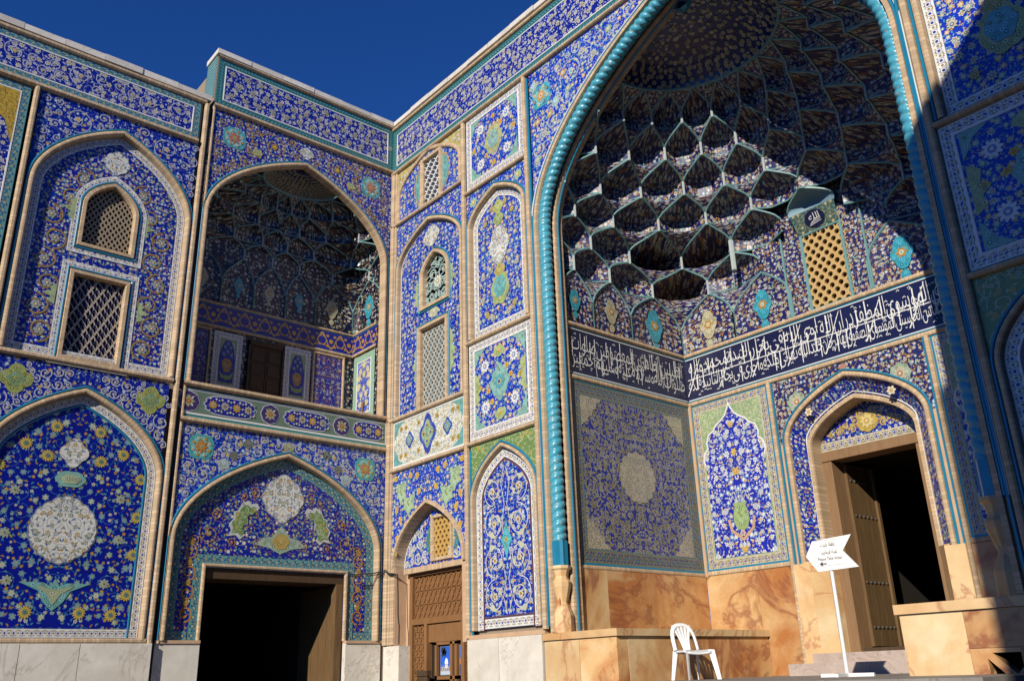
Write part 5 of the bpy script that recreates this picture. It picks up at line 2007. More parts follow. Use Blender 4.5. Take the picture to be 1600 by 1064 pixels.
coping(portal, (0.07, -0.06, 12.44), (PX + .06, 0.5, 12.54), 0)
m = MB()
m.box((0.0, 0.012, 11.25), (PX, 0.46, 12.42))
m.box((XL - 0.5, 3.75, 6.0), (XR + .5, 3.95, 12.3))
m.box((XL - .5, 0.4, 11.4), (XR + .5, 3.9, 12.3))
m.box((XL - .6, 0.42, 3.0), (XL - .43, 3.9, 11.4))
m.box((XR + .43, 0.42, 3.0), (XR + .6, 3.9, 11.4))
m.build('wall_core', 'plaster', portal)
mould(FP, [(0, 12.38), (PX, 12.38)], portal, 0.07, 0.05)
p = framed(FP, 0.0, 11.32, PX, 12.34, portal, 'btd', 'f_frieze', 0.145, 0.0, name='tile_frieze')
m = MB()
for i in range(50):
    for j in range(3):
        flower(m, FP, 0.3 + i * 0.285 + (0.14 if j % 2 else 0), 11.60 + j * 0.235, 0.055, 6, 0.001, (0.44, 0.42, 0.30), (0.14, 0.16, 0.24), CRM)
stuff(m.build('flower_row', 'paint', p))
mould(FP, [(0, 11.285), (PX, 11.285)], portal, 0.075, 0.065)
# spandrels of the great arch
sp_out = []
for side in (-1, 1):
    half = [q for q in rope_arch(0.19) if (q[0] <= CX + 1e-6)]
    poly = half + [(CX, 11.255), (4.22, 11.255), (4.22, 3.0)]
    fr = FP if side < 0 else FPM
    poly = [q for q in poly if q[1] > 6.5 or True]
    o = MB()
    plate(o, fr, poly, (), 0.0, 0, (4.2, 10))
    o = o.build('spandrel', 'f_pier', portal)
    m = MB()
    c0 = (4.52, 10.66)
    shape(m, fr, lobed(c0, 0.25, 0.25, 4, 0.2, PI / 4, 0, 48), 0.0, (0.06, 0.38, 0.44))
    shape(m, fr, lobed(c0, 0.17, 0.17, 8, 0.14, 0, 0, 64), 0.005, (0.20, 0.44, 0.42))
    flower(m, fr, c0[0], c0[1], 0.11, 8, 0.009, (0.55, 0.30, 0.08), CRM, (0.5, 0.16, 0.05))
    for k in range(8):
        a_ = k * PI / 4 + PI / 8
        flower(m, fr, c0[0] + .165 * math.cos(a_), c0[1] + .165 * math.sin(a_), 0.036, 5, 0.009, [(0.02, 0.10, 0.36), CRM][k % 2], YEL)
    for q in ((4.33, 10.93), (4.85, 10.36)):
        shape(m, fr, lobed(q, 0.09, 0.1, 4, 0.16), 0.0, (0.36, 0.50, 0.44))
    for i, q in enumerate(((4.55, 9.9), (4.36, 9.5), (5.05, 10.8), (5.5, 10.95), (5.15, 10.45), (4.7, 10.2), (5.75, 10.75), (6.1, 11.0), (4.4, 10.2), (4.33, 9.0))):
        flower(m, fr, q[0], q[1], 0.075, 8, 0.0, [(0.5, 0.5, 0.36), (0.30, 0.42, 0.28), (0.50, 0.32, 0.08)][i % 3], [(0.2, 0.22, 0.3), CRM, CRM][i % 3], CRM)
    m.build('rosette', 'paint', o)
    poly2 = [q for q in rope_arch(0.26) if q[0] <= CX and q[1] > 8.4] + [(CX, 11.24), (4.26, 11.24), (4.26, 8.4)]
    sc = scrolls(fr, poly2, 0.28, 0.06, 0.02, 0.0, (0.40, 0.46, 0.60), 71, None, (0.55, 0.55, 0.48), 600, avoid=[(4.52, 10.66, 0.3)])
    stuff(sc.build('arabesque', 'paint', o))
for d0, w_, h_, mt, nm in ((0.17, 0.03, 0.03, 'letter', 'white_fillet'), (0.135, 0.035, 0.035, 'tube', 'turquoise_tube')):
    m = MB()
    sweep(m, FP, rope_arch(0, 3.0), roll(w_, h_, d0), 0, False, 1.0)
    m.build(nm, mt, portal)
for fr in (FP, FPM):
    m = MB()
    sweep(m, fr, [(4.105, 2.2), (4.105, 11.26)], roll(0.085, 0.06), 0, False, 1.0)
    m.build('brick_strip', 'brick', portal)
    tube(fr, [(4.175, 2.23), (4.175, 11.2)], portal, 0.04, 0.035)
m = MB()
sweep(m, FP, rope_arch(0, 2.15), [(.12, 0.0), (.115, .035), (.06, .035), (.05, .0), (.05, -.12), (.03, -.22), (-.02, -.25), (-.03, -.225), (-.06, -.215), (-.085, -.235), (-.09, -.26), (-.09, -.40)], 0, False, 1.0)
m.build('brick_arch', 'brick', portal)
m = MB()
sweep(m, FP, rope_arch(0, 2.16), roll(0.03, 0.02, -0.105, -0.30), 0, False, 1.0)
m.build('turquoise_tube', 'tube', portal)

# rope columns and arch
path = [Vector((x, 0.10, z)) for x, z in rope_arch(0, 3.36, 60)]
fine = []
for a, b in zip(path[:-1], path[1:]):
    k = max(1, int((b - a).length / 0.0145))
    fine += [a.lerp(b, i / k) for i in range(k)]
fine.append(path[-1])
m = MB()
rows = []
s_ = 0.0
SEG = 16
LH = sum((b - a).length for a, b in zip(fine[:-1], fine[1:])) / 2
for i, p_ in enumerate(fine):
    if i:
        s_ += (p_ - fine[i - 1]).length
    t = (fine[min(i + 4, len(fine) - 1)] - fine[max(i - 4, 0)]).normalized()
    yv = Vector((0, 1, 0))
    xv = yv.cross(t).normalized()
    row = []
    for k in range(SEG):
        a = 2 * PI * k / SEG
        r = 0.105 * (0.76 + 0.24 * abs(math.sin(PI * (s_ / 0.112 + 0.16 * math.sin(s_ * 2.3) + 0.10 * math.sin(s_ * 7.1) - (2.0 if s_ < LH else -2.0) * a / (2 * PI)))) ** 0.6)
        row.append(p_ + xv * (r * math.cos(a)) + yv * (r * math.sin(a)))
    rows.append(row)
m.grid(rows, None, 0, wrap=True)
gt = G('rope_glaze', 0.32, 0.5)
nn = gt.noise(gt.pos(), 4.0, 4)
n2 = gt.noise(gt.pos(), 26.0, 5, 0.7)
cc = gt.mix(nn, (0.035, 0.27, 0.38), (0.09, 0.40, 0.50))
cc = gt.mix(n2.gt(0.60), cc, (0.40, 0.36, 0.28))
m.build('twisted_column', gt.out(cc), portal, smooth=True)
for x in (CX - RA, CX + RA):
    m = MB()
    rows = []
    for z in (3.02, 3.36):
        rows.append([Vector((x + .118 * (1 if k % 2 else .88) * math.cos(2 * PI * k / 16), .1 + .118 * (1 if k % 2 else .88) * math.sin(2 * PI * k / 16), z)) for k in range(16)])
    m.grid(rows, None, 0, wrap=True)
    m.build('fluted_collar', 'tube', portal)
    m = MB()
    lathe(m, (x, 0.10), [(0.14, 2.60), (0.125, 2.62), (0.085, 2.70), (0.085, 2.72), (0.10, 2.80), (0.15, 2.93), (0.155, 3.02)][0:0] + [(0.15, 2.14), (0.15, 2.36), (0.125, 2.42), (0.075, 2.52), (0.075, 2.54), (0.10, 2.62), (0.135, 2.74), (0.14, 2.80), (0.105, 2.84), (0.095, 2.88), (0.12, 2.96), (0.145, 2.98), (0.145, 3.02)], 8)
    b = m.build('column_pedestal', 'tanp', portal, bevel=0.006)
    for sg in (-1, 1):
        pass

# ---- inside walls of the portal
for fr, mir in ((FI, 0), (FIM, 1)):
    p = framed(fr, 0.42, 3.08, 3.24, 5.81, portal, 'bg', 'f_carpet', 0.21, 0.0, False, name='carpet_panel')
    m = MB()
    sweep(m, fr, rect(0.42, 3.08, 3.24, 5.81), flat(0.02, -0.012, 0.006), 0, True)
    m.build('turquoise_fillet', 'tube', p)
    md = panel(fr, lobed((1.82, 4.45), 0.42, 0.41, 16, 0.07, 0, 0, 128), p, 'f_cream', 0.006, (), (1.82, 4.45), 'round_medallion')
    for sx in (-1, 1):
        for sz in (-1, 1):
            x, z = 1.83 + sx * 1.195, 4.445 + sz * 1.15
            pts = [(0, 0), (.46, 0), (.43, .06), (.36, .08), (.35, .17), (.27, .20), (.25, .29), (.17, .32), (.14, .40), (.06, .43), (0, .48)]
            panel(fr, [(x - sx * a, z - sz * b) for a, b in pts], p, 'f_cream', 0.006, (), (x, z), 'corner_quarter')
    mould(fr, [(0.36, 3.03), (3.30, 3.03)], portal, 0.06, 0.02)
    mould(fr, [(0.36, 5.865), (3.28, 5.865)], portal, 0.075, 0.035)
    mould(fr, [(0.36, 6.735), (3.28, 6.735)], portal, 0.075, 0.045)
    m = MB()
    plate(m, fr, rect(0.36, 2.1, 3.28, 6.76), (), -0.012)
    plate(m, fr, rect(0.30, 6.76, 3.8, 11.2), (), -0.42)
    m.build('side_wall', 'brickw', portal)
    ib = panel(fr, rect(0.36, 5.905, 3.28, 6.695), portal, 'navy', 0.0, (), None, 'inscription_band')
    m = MB()
    for z in (5.935, 6.665):
        sweep(m, fr, [(0.38, z), (3.26, z)], flat(0.008, -0.008, 0.006), 0)
    m.build('white_fillet', 'letter', ib)
    tube(fr, [(0.36, 5.918), (3.28, 5.918)], ib, 0.022, 0.012)
    tube(fr, [(0.36, 6.682), (3.28, 6.682)], ib, 0.022, 0.012)
    m = MB()
    low = (['صلوات', 'الله', 'وسلامه', 'عليه', 'وعليهم', 'اجمعين'] if not mir else ['مروج', 'مذهب', 'الايمة', 'المعصومين'])
    top_ = (['الطيبين', 'الطاهرين', 'المعصومين', 'صلوات'] if not mir else ['محيي', 'مراسم', 'اباية', 'الطاهرين'])
    write_runs(m, fr, top_, 0.52, 3.18, 6.24, 6.62, 0.006)
    write_runs(m, fr, low, 0.46, 3.22, 5.955, 6.36, 0.006)
    rg = random.Random(8 + mir)
    for i in range(22):
        y = 0.55 + i * 0.122 + rg.uniform(-.03, .03)
        zl = rg.choice((6.02, 6.2, 6.3))
        stroke(m, fr, [(y, zl), (y + 0.008, zl + rg.uniform(.26, .36))], 0.017, 0.008, None, 0.7, 1.15)
    for i in range(85):
        y, z = rg.uniform(.5, 3.2), rg.uniform(5.99, 6.6)
        stroke(m, fr, [(y, z), (y + 0.03, z + 0.02), (y + 0.045, z - 0.005)], 0.011, 0.007, None)
    m.build('lettering', 'letter', ib)
    for a, b in ((0.02, 0.98), (0.98, 2.02), (2.02, 3.27)):
        P0, P1 = fr(a + .002, 1.504, -0.2), fr(b - .002, 3.0, 0.012)
        slab('dado_slab', tuple(min(P0[i], P1[i]) for i in range(3)), tuple(max(P0[i], P1[i]) for i in range(3)), 'tan', portal, 0.006)

# back wall
bw = MB()
BA = arch(CX, 1.06, 4.83, 5.61, 1.52)
plate(bw, FB, [(XL, 1.5), (XL, 6.76), (XR, 6.76), (XR, 1.5)] + list(reversed(BA)), (), -0.012)
plate(bw, FB, rect(XL - .4, 6.76, XR + .4, 11.3), (), -0.42)
bw.build('back_wall', 'brickw', portal)
m = MB()
m.box((XL + .0, YB - 0.03, 3.0), (XL + 0.06, YB - .0, 5.84))
m.build('corner_bricks', 'brickw', portal)
m = MB()
m.box((XR - .06, YB - 0.03, 3.0), (XR, YB - .0, 5.84))
m.build('corner_bricks', 'brickw', portal)
mould(FB, [(XL, 5.865), (XR, 5.865)], portal, 0.075, 0.035)
mould(FB, [(XL, 6.735), (XR, 6.735)], portal, 0.075, 0.045)
ib = panel(FB, rect(XL, 5.905, XR, 6.695), portal, 'navy', 0.0, (), None, 'inscription_band')
m = MB()
for z in (5.935, 6.665):
    sweep(m, FB, [(XL + .03, z), (XR - .03, z)], flat(0.008, -0.008, 0.006), 0)
sweep(m, FB, [(XL + .05, 6.30), (XR - .1, 6.30)], flat(0.007, -0.007, 0.005), 0)
m.build('white_fillet', 'letter', ib)
tube(FB, [(XL, 5.918), (XR, 5.918)], ib, 0.022, 0.012)
tube(FB, [(XL, 6.682), (XR, 6.682)], ib, 0.022, 0.012)
m = MB()
write_runs(m, FB, ['الايمة', 'المعصومين', 'ابو', 'المظفر', 'عباس', 'الحسيني', 'الموسوى', 'الصفوى', 'بهادر', 'خان'], 7.0, 10.0, 5.955, 6.34, 0.006)
write_runs(m, FB, ['خلد', 'الله', 'تعالى', 'ملكه', 'واجرى', 'في', 'بحار', 'التاييد', 'فلكه'], 4.42, 7.0, 5.955, 6.34, 0.006)
write_runs(m, FB, ['لا', 'امين', 'ابو', 'اس', 'سوى', 'الموسوى', 'المظفر', 'در', 'ان', 'الله'], 7.0, 9.95, 6.24, 6.64, 0.006)
write_runs(m, FB, ['اوى', 'الله', 'في', 'بحار', 'الليد', 'بمحمد', 'واله'], 4.45, 6.95, 6.24, 6.64, 0.006)
rg = random.Random(12)
for i in range(44):
    x = 4.5 + i * 0.125 + rg.uniform(-.04, .04)
    zl = rg.choice((6.0, 6.1, 6.28))
    stroke(m, FB, [(x, zl), (x + 0.006, zl + rg.uniform(.26, .36))], 0.018, 0.008, None, 0.7, 1.15)
for i in range(8):
    x = 4.7 + i * 0.66
    stroke(m, FB, [(x, 6.62), (x - .10, 6.42), (x - .20, 6.2), (x - .31, 6.02)], 0.018, 0.008, None, 0.6, 1.1)
for i in range(170):
    x, z = rg.uniform(4.45, 10.0), rg.uniform(5.99, 6.62)
    stroke(m, FB, [(x, z), (x + 0.03, z + 0.02), (x + 0.045, z - 0.005)], 0.011, 0.007, None)
m.build('lettering', 'letter', ib)
for sg in (-1, 1):
    fr = FB if sg < 0 else Fr(lambda s, z, n: (PX - s, YB - n, z), (0, -1, 0))
    p = framed(fr, 4.43, 3.10, 5.91, 5.82, portal, 'bc', 'f_sage', 0.145, 0.0, False, name='vase_niche_panel')
    m = MB()
    sweep(m, fr, rect(4.43, 3.10, 5.91, 5.82), flat(0.018, -0.012, 0.006), 0, True)
    m.build('turquoise_fillet', 'tube', p)
    c = 5.17
    L = [(4.60, 3.26), (4.60, 4.75), (4.57, 4.86), (4.60, 4.98), (4.68, 5.04), (4.66, 5.14), (4.71, 5.26), (4.82, 5.32), (4.88, 5.40), (4.99, 5.46), (5.08, 5.53), (5.15, 5.66), (c, 5.72)]
    L = L + [(2 * c - x, z) for x, z in reversed(L[:-1])]
    q = panel(fr, L, p, 'f_vase', 0.004, (), (c, 4.4), 'lobed_field')
    m = MB()
    sweep(m, fr, L[1:-1], flat(0.012, -0.012, 0.008), 0)
    m.build('white_fillet', 'letter', p)
    m = MB()
    shape(m, fr, [(c - .13, 3.95), (c - .15, 3.80), (c - .09, 3.66), (c + .09, 3.66), (c + .15, 3.80), (c + .13, 3.95), (c + .1, 4.02), (c + .14, 4.08), (c - .14, 4.08), (c - .1, 4.02)], 0.006, (0.28, 0.38, 0.16))
    stroke(m, fr, [(c - .24, 3.84), (c - .2, 3.66), (c - .1, 3.58), (c, 3.50), (c + .1, 3.58), (c + .2, 3.66), (c + .24, 3.84)], 0.05, 0.008, (0.52, 0.32, 0.20))
    flower(m, fr, c, 3.60, 0.06, 6, 0.012, (0.55, 0.42, 0.30), (0.3, 0.2, 0.4))
    for i in range(5):
        stroke(m, fr, [(c + (i - 2) * .03, 4.08), (c + (i - 2) * .08, 4.26)], 0.014, 0.01, (0.40, 0.46, 0.40))
    for z, r_ in ((4.58, .07), (4.9, .06), (3.35, .06), (5.35, .06)):
        flower(m, fr, c, z, r_, 6, 0.006, (0.55, 0.40, 0.10), (0.5, 0.26, 0.04), CRM)
    m.build_split('vase_motif', 'paint', p)
    mould(fr, [(5.97, 1.52), (5.97, 5.84)], portal, 0.07, 0.05)
    tube(fr, [(6.02, 3.0), (6.02, 5.84)], portal, 0.03, 0.03)
    m = MB()
    sweep(m, fr, [(4.38, 3.05), (6.0, 3.05)], roll(0.07, 0.02), 0, False, 1.0)
    m.build('brick_course', 'brick', portal)
    for a, b in ((4.38, 5.32), (5.32, 5.98)):
        P0, P1 = fr(a, 1.504, -0.15), fr(b - .003, 3.01, 0.014)
        slab('dado_slab', tuple(min(P0[i], P1[i]) for i in range(3)), tuple(max(P0[i], P1[i]) for i in range(3)), 'tan', portal, 0.006)
    P0, P1 = fr(6.0, 1.504, -0.3), fr(6.27, 3.02, 0.06)
    slab('jamb_slab', tuple(min(P0[i], P1[i]) for i in range(3)), tuple(max(P0[i], P1[i]) for i in range(3)), 'tanp', portal, 0.035)
# door bay
BAo = grow(BA, 0.085)
sp, _ = spandrel(FB, CX, [q for q in BAo if q[1] > 3.0], 6.04, PX - 6.04, 5.82, portal, 'f_muq')
for sg in (-1, 1):
    m = MB()
    shape(m, FB, lobed((CX + sg * 0.83, 5.42), 0.16, 0.16, 8, 0.1), 0.0, (0.30, 0.38, 0.26))
    flower(m, FB, CX + sg * .83, 5.42, 0.11, 8, 0.006, (0.46, 0.42, 0.30), (0.40, 0.18, 0.08), CRM)
    flower(m, FB, CX + sg * .66, 5.22, 0.07, 6, 0.0, CRM, (0.5, 0.3, 0.1))
    m.build('rosette', 'paint', sp)
m = MB()
shape(m, FB, [(CX, 5.70), (CX + .075, 5.755), (CX, 5.81), (CX - .075, 5.755)], 0.0, (0.40, 0.20, 0.13))
m.build('brown_lozenge', 'paint', sp)
arch_brick(FB, BA, portal, 0.075, 0.04, 0.03)
m = MB()
IA = arch(CX, 0.87, 4.72, 5.36, 1.80)
NA = len(BA)
rows, uvs, al = [], [], 0
BAx, IAx = list(BA), list(IA)
BAx[0], BAx[-1] = (BA[0][0], 3.04), (BA[-1][0], 3.04)
IAx[0], IAx[-1] = (IA[0][0], 3.04), (IA[-1][0], 3.04)
for i in range(min(len(BAx), len(IAx))):
    if i:
        al += math.hypot(BAx[i][0] - BAx[i - 1][0], BAx[i][1] - BAx[i - 1][1])
    A_, B_ = FB(BAx[i][0], BAx[i][1], -0.03), FB(IAx[i][0], IAx[i][1], -0.20)
    rows.append([A_, A_.lerp(B_, .5), B_]); uvs.append([(-.13, al), (0, al), (.13, al)])
m.grid(rows, uvs)
sb = m.build('splayed_arch_band', 'f_gold', portal)
m = MB()
for o_, n_ in ((0.012, -0.03), (-0.19, -0.175)):
    pth = [(p[0], max(p[1], 3.06)) for p in BA]
    sweep(m, FB, pth, [(o_ + .012, n_ - .01), (o_ + .008, n_ + .012), (o_ - .008, n_ + .012), (o_ - .012, n_ - .01)], 0)
m.build('white_fillet', 'letter', sb)
for sg in (-1, 1):
    m = MB()
    q = [FB(CX + sg * 1.06, 1.52, 0.058), FB(CX + sg * 0.985, 1.52, 0.058), FB(CX + sg * 0.82, 1.52, -0.17), FB(CX + sg * 0.82, 1.52, -0.46)]
    up_ = Vector((0, 0, 1.52))
    m.grid([[p for p in q], [p + up_ for p in q]])
    m.face([p + up_ for p in q])
    m.build('jamb_slab', 'tanp', portal)

m = MB()
IAb = [(p[0], max(p[1], 3.05)) for p in IA]
sweep(m, FB, IAb, [(.015, -.19), (.01, -.165), (-.01, -.16), (-.05, -.16), (-.06, -.19), (-.06, -.46)], 0, False, 1.0)
m.build('inner_brick_arch', 'brick', portal)
FT = Fr(lambda s, z, n: (s, YB + 0.45 - n, z), (0, -1, 0))
m = MB()
T0, T1 = CX - 0.81, CX + 0.81
IAi = [p for p in grow(IA, -0.06)]
plate(m, FT, [(T0, 4.80)] + [p for p in IAi if p[1] > 4.80] + [(T1, 4.80)], (), 0.0, 0, (CX, 5))
ty = m.build('door_tympanum', 'f_gold', portal)
band(FT, [(T0, 4.74), (T1, 4.74)], ty, 'bc', 0.07, -0.07, 0.004)
sc = scrolls(FT, [(T0 + .05, 4.85)] + [p for p in IAi if p[1] > 4.85] + [(T1 - .05, 4.85)], 0.14, 0.05, 0.02, 0.0, (0.5, 0.33, 0.06), 91, CX, (0.5, 0.4, 0.14), 300)
stuff(sc.build('arabesque', 'paint', ty))
flower(sc, FT, 0, 0, 0.01, 4, 0, YEL, OCH)
m = MB()
shape(m, FT, lobed((CX, 4.98), 0.17, 0.15, 8, 0.12), 0.004, (0.46, 0.32, 0.06))
flower(m, FT, CX, 5.0, 0.11, 8, 0.01, (0.6, 0.5, 0.2), (0.5, 0.28, 0.05), CRM)
m.build('gold_palmette', 'paint', ty)
m = MB()
m.box((T0 - .02, YB + 0.40, 4.52), (T1 + .02, YB + 0.75, 4.665))
m.build('door_lintel', 'beam', portal, bevel=0.008)
m = MB()
m.box((T0 - .02, YB + .42, 1.62), (T0 + 0.15, YB + 0.75, 4.52))
m.box((T1 - .15, YB + .42, 1.62), (T1 + .02, YB + 0.75, 4.52))
m.build('door_jamb', 'beam', portal, bevel=0.008)
m = MB()
m.box((T0 + .15, YB + .5, 1.62), (T1 - .15, YB + .74, 1.84))
m.build('door_sill', 'woodd', portal, bevel=0.01)
# dark passage behind the door
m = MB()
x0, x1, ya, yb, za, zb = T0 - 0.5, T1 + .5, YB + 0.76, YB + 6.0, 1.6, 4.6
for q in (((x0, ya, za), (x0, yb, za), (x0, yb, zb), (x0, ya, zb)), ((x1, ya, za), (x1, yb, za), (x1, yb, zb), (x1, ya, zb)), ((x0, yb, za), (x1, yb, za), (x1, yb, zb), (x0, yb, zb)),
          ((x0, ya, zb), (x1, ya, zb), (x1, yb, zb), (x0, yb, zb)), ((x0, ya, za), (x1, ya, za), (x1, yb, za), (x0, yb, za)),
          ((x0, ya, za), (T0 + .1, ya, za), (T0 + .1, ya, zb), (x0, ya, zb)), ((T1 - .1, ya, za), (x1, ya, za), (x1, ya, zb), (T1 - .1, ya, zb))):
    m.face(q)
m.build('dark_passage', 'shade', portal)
# open plank leaf
m = MB()
lx = T0 + 0.155
for i in range(3):
    m.box((lx, YB + 0.72 + i * .235, 1.86), (lx + .05, YB + 0.72 + i * .235 + .23, 4.50))
m.box((lx, YB + 1.43, 1.86), (lx + .085, YB + 1.50, 4.50))
pd = m.build('open_door_leaf', 'wood', portal, bevel=0.006)
stud = None
for z in (2.12, 2.75, 3.72, 4.25):
    for i in range(6):
        if stud is None:
            m = MB()
            rows = [[Vector((h_, r_ * math.cos(2 * PI * k / 8), r_ * math.sin(2 * PI * k / 8))) for k in range(8)] for r_, h_ in ((.026, 0), (.022, .012), (.01, .02))]
            m.grid(rows, None, 0, wrap=True)
            o = stud = m.build('door_stud', 'iron', pd, smooth=True)
        else:
            o = link('door_stud', stud.data, pd)
        o.location = (lx + .05, YB + .80 + i * .115, z)
# steps
slab('stone_step', (5.99, 2.78, 1.501), (8.60, YB - 0.02, 1.655), 'step', portal, 0.012)
slab('stone_step', (6.24, 3.02, 1.656), (8.27, YB + 0.50, 1.78), 'step', portal, 0.012)

# vault
pts = [(XL, 0.28), (XL, 1.06), (XL, 1.97), (XL, YB), (5.49, YB), (6.59, YB), (7.92, YB), (9.02, YB), (XR, YB), (XR, 1.97), (XR, 1.06), (XR, 0.28)]
vc = (CX, 0.28, 0)
vb = brk_from(pts, vc, (1, 0, 0), (0, 1, 0))
vb[0], vb[-1] = PI, 0.0
LV = [(6.775, 2.892, 2.995, 60), (7.72, 2.88, 2.97, 16), (8.2, 2.86, 2.84, 6), (8.65, 2.79, 2.6, 2.7), (9.05, 2.58, 2.32, 2.15), (9.5, 2.18, 2.0, 2.0), (9.93, 1.74, 1.68, 2.0), (10.3, 1.36, 1.33, 2.0)]
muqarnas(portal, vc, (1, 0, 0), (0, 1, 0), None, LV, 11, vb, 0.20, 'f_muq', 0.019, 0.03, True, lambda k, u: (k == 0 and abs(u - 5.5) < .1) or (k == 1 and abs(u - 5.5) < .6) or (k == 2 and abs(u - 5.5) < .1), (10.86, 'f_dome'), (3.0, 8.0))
m = MB()
c0 = rope_arch(-0.05, 6.7)
plate(m, Fr(lambda s, z, n: (s, 0.41 - n, z), (0, -1, 0)), [(XL - .3, 6.7), (XL - .3, 11.42), (XR + .3, 11.42), (XR + .3, 6.7)] + list(reversed(c0)), (), 0.0)
m.build('arch_back', 'brickw', portal)
m = MB()
rows = []
for j in range(25):
    q = PI - PI * j / 24
    rows.append([Vector((CX + 0.16 * r * math.cos(q), 0.30 + 0.16 * r * math.sin(q), 10.79 + zz)) for r, zz in ((0.02, -.03), (0.6, -.015), (1, 0.02))])
m.grid(rows)
m.build('dome_boss', 'tube', portal)

# pierced window, oval plaque above it and the plain blue cove
m = MB()
wr = rect(6.94, 6.79, 7.58, 8.03)
plate(m, FB, rect(6.0, 6.775, PX - 6.0, 9.1), [list(reversed(wr))], -0.02, 0, (CX, 7.4))
wb = m.build('window_wall', 'f_muq', portal)
m = MB()
sweep(m, FB, wr, [(0.05, -0.02), (.045, .012), (.01, .012), (0, 0), (0, -.10)], 0, True, 1.0)
for x in (6.56, PX - 6.56):
    sweep(m, FB, [(x, 6.775), (x, 8.25)], roll(0.035, 0.03), 0, False, 1.0)
m.build('turquoise_frame', 'rib', wb)
l = MB()
lattice(l, FB, 6.94, 6.79, 7.58, 8.03, 0.148, 0.185, -0.07, -0.005, 0.60, 'hex', 0, rect(6.9, 6.75, 7.62, 8.07))
l.build('pierced_lattice', [plain('tan_lattice', (0.50, 0.33, 0.14), 0.8, 0.15, 6, 0.2)], wb)
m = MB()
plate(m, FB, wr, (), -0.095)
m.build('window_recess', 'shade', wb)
FW = Fr(lambda s, z, n: (s, YB - 0.015 - (z - 8.06) * 0.42 - n, z), (0, -1, 0))
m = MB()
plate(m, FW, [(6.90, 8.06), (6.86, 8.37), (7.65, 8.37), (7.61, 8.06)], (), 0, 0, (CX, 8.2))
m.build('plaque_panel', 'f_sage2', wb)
m = MB()
ov = [(CX + .17 * math.cos(2 * PI * k / 28), 8.215 + .13 * math.sin(2 * PI * k / 28)) for k in range(28)]
plate(m, FW, ov, (), 0.012, 0)
for i in range(28):
    a, b = ov[i], ov[(i + 1) % 28]
    m.face([FW(*a, 0), FW(*b, 0), FW(*b, .012), FW(*a, .012)])
m.build('oval_plaque', 'navy', wb)
m = MB()
write(m, FW, shaped('الله'), CX - .09, CX + .09, 8.20, 8.30, .016)
for i in range(3):
    stroke(m, FW, [(CX - .11 + i * .02, 8.13 + i * .02), (CX + .1, 8.16 + i * .03)], 0.008, .016, None)
m.build('plaque_lettering', 'letter', wb)
m = MB()
rows, edge = [], []
for i in range(17):
    a_ = i / 16
    x = CX - 0.41 + 0.82 * a_
    t = 1 - abs(2 * a_ - 1)
    fct = min(1.0, 2.6 * min(a_, 1 - a_))
    h = 0.10 + 0.19 * t ** 0.6
    bp = Vector((x, 3.135 + 0.11 * fct, 8.37))
    fp = Vector((x, 3.135 - 0.23 * t ** 0.8, 8.37 + h))
    edge.append(fp)
    rows.append([Vector((bp.x, bp.y + (fp.y - bp.y) * (b_ / 6) ** 4, 8.37 + h * (b_ / 6) ** 0.8)) for b_ in range(7)])
m.grid(rows)
pipe(m, edge, 0.018, 5, 1)
m.build('plain_blue_cove', ['hood', 'rib'], wb)

# ================================================================== the wall that closes the court on the right (out of frame, it casts the shade)
court = thing('court_wall', 'tiled side wall facing the loggia bay across the entrance court', 'wall', (PX, -5, 0))
m = MB()
m.box((PX, -10.46, 0.01), (PX + 0.5, -0.0, 11.98))
m.build('wall_body', 'f_wing', court)

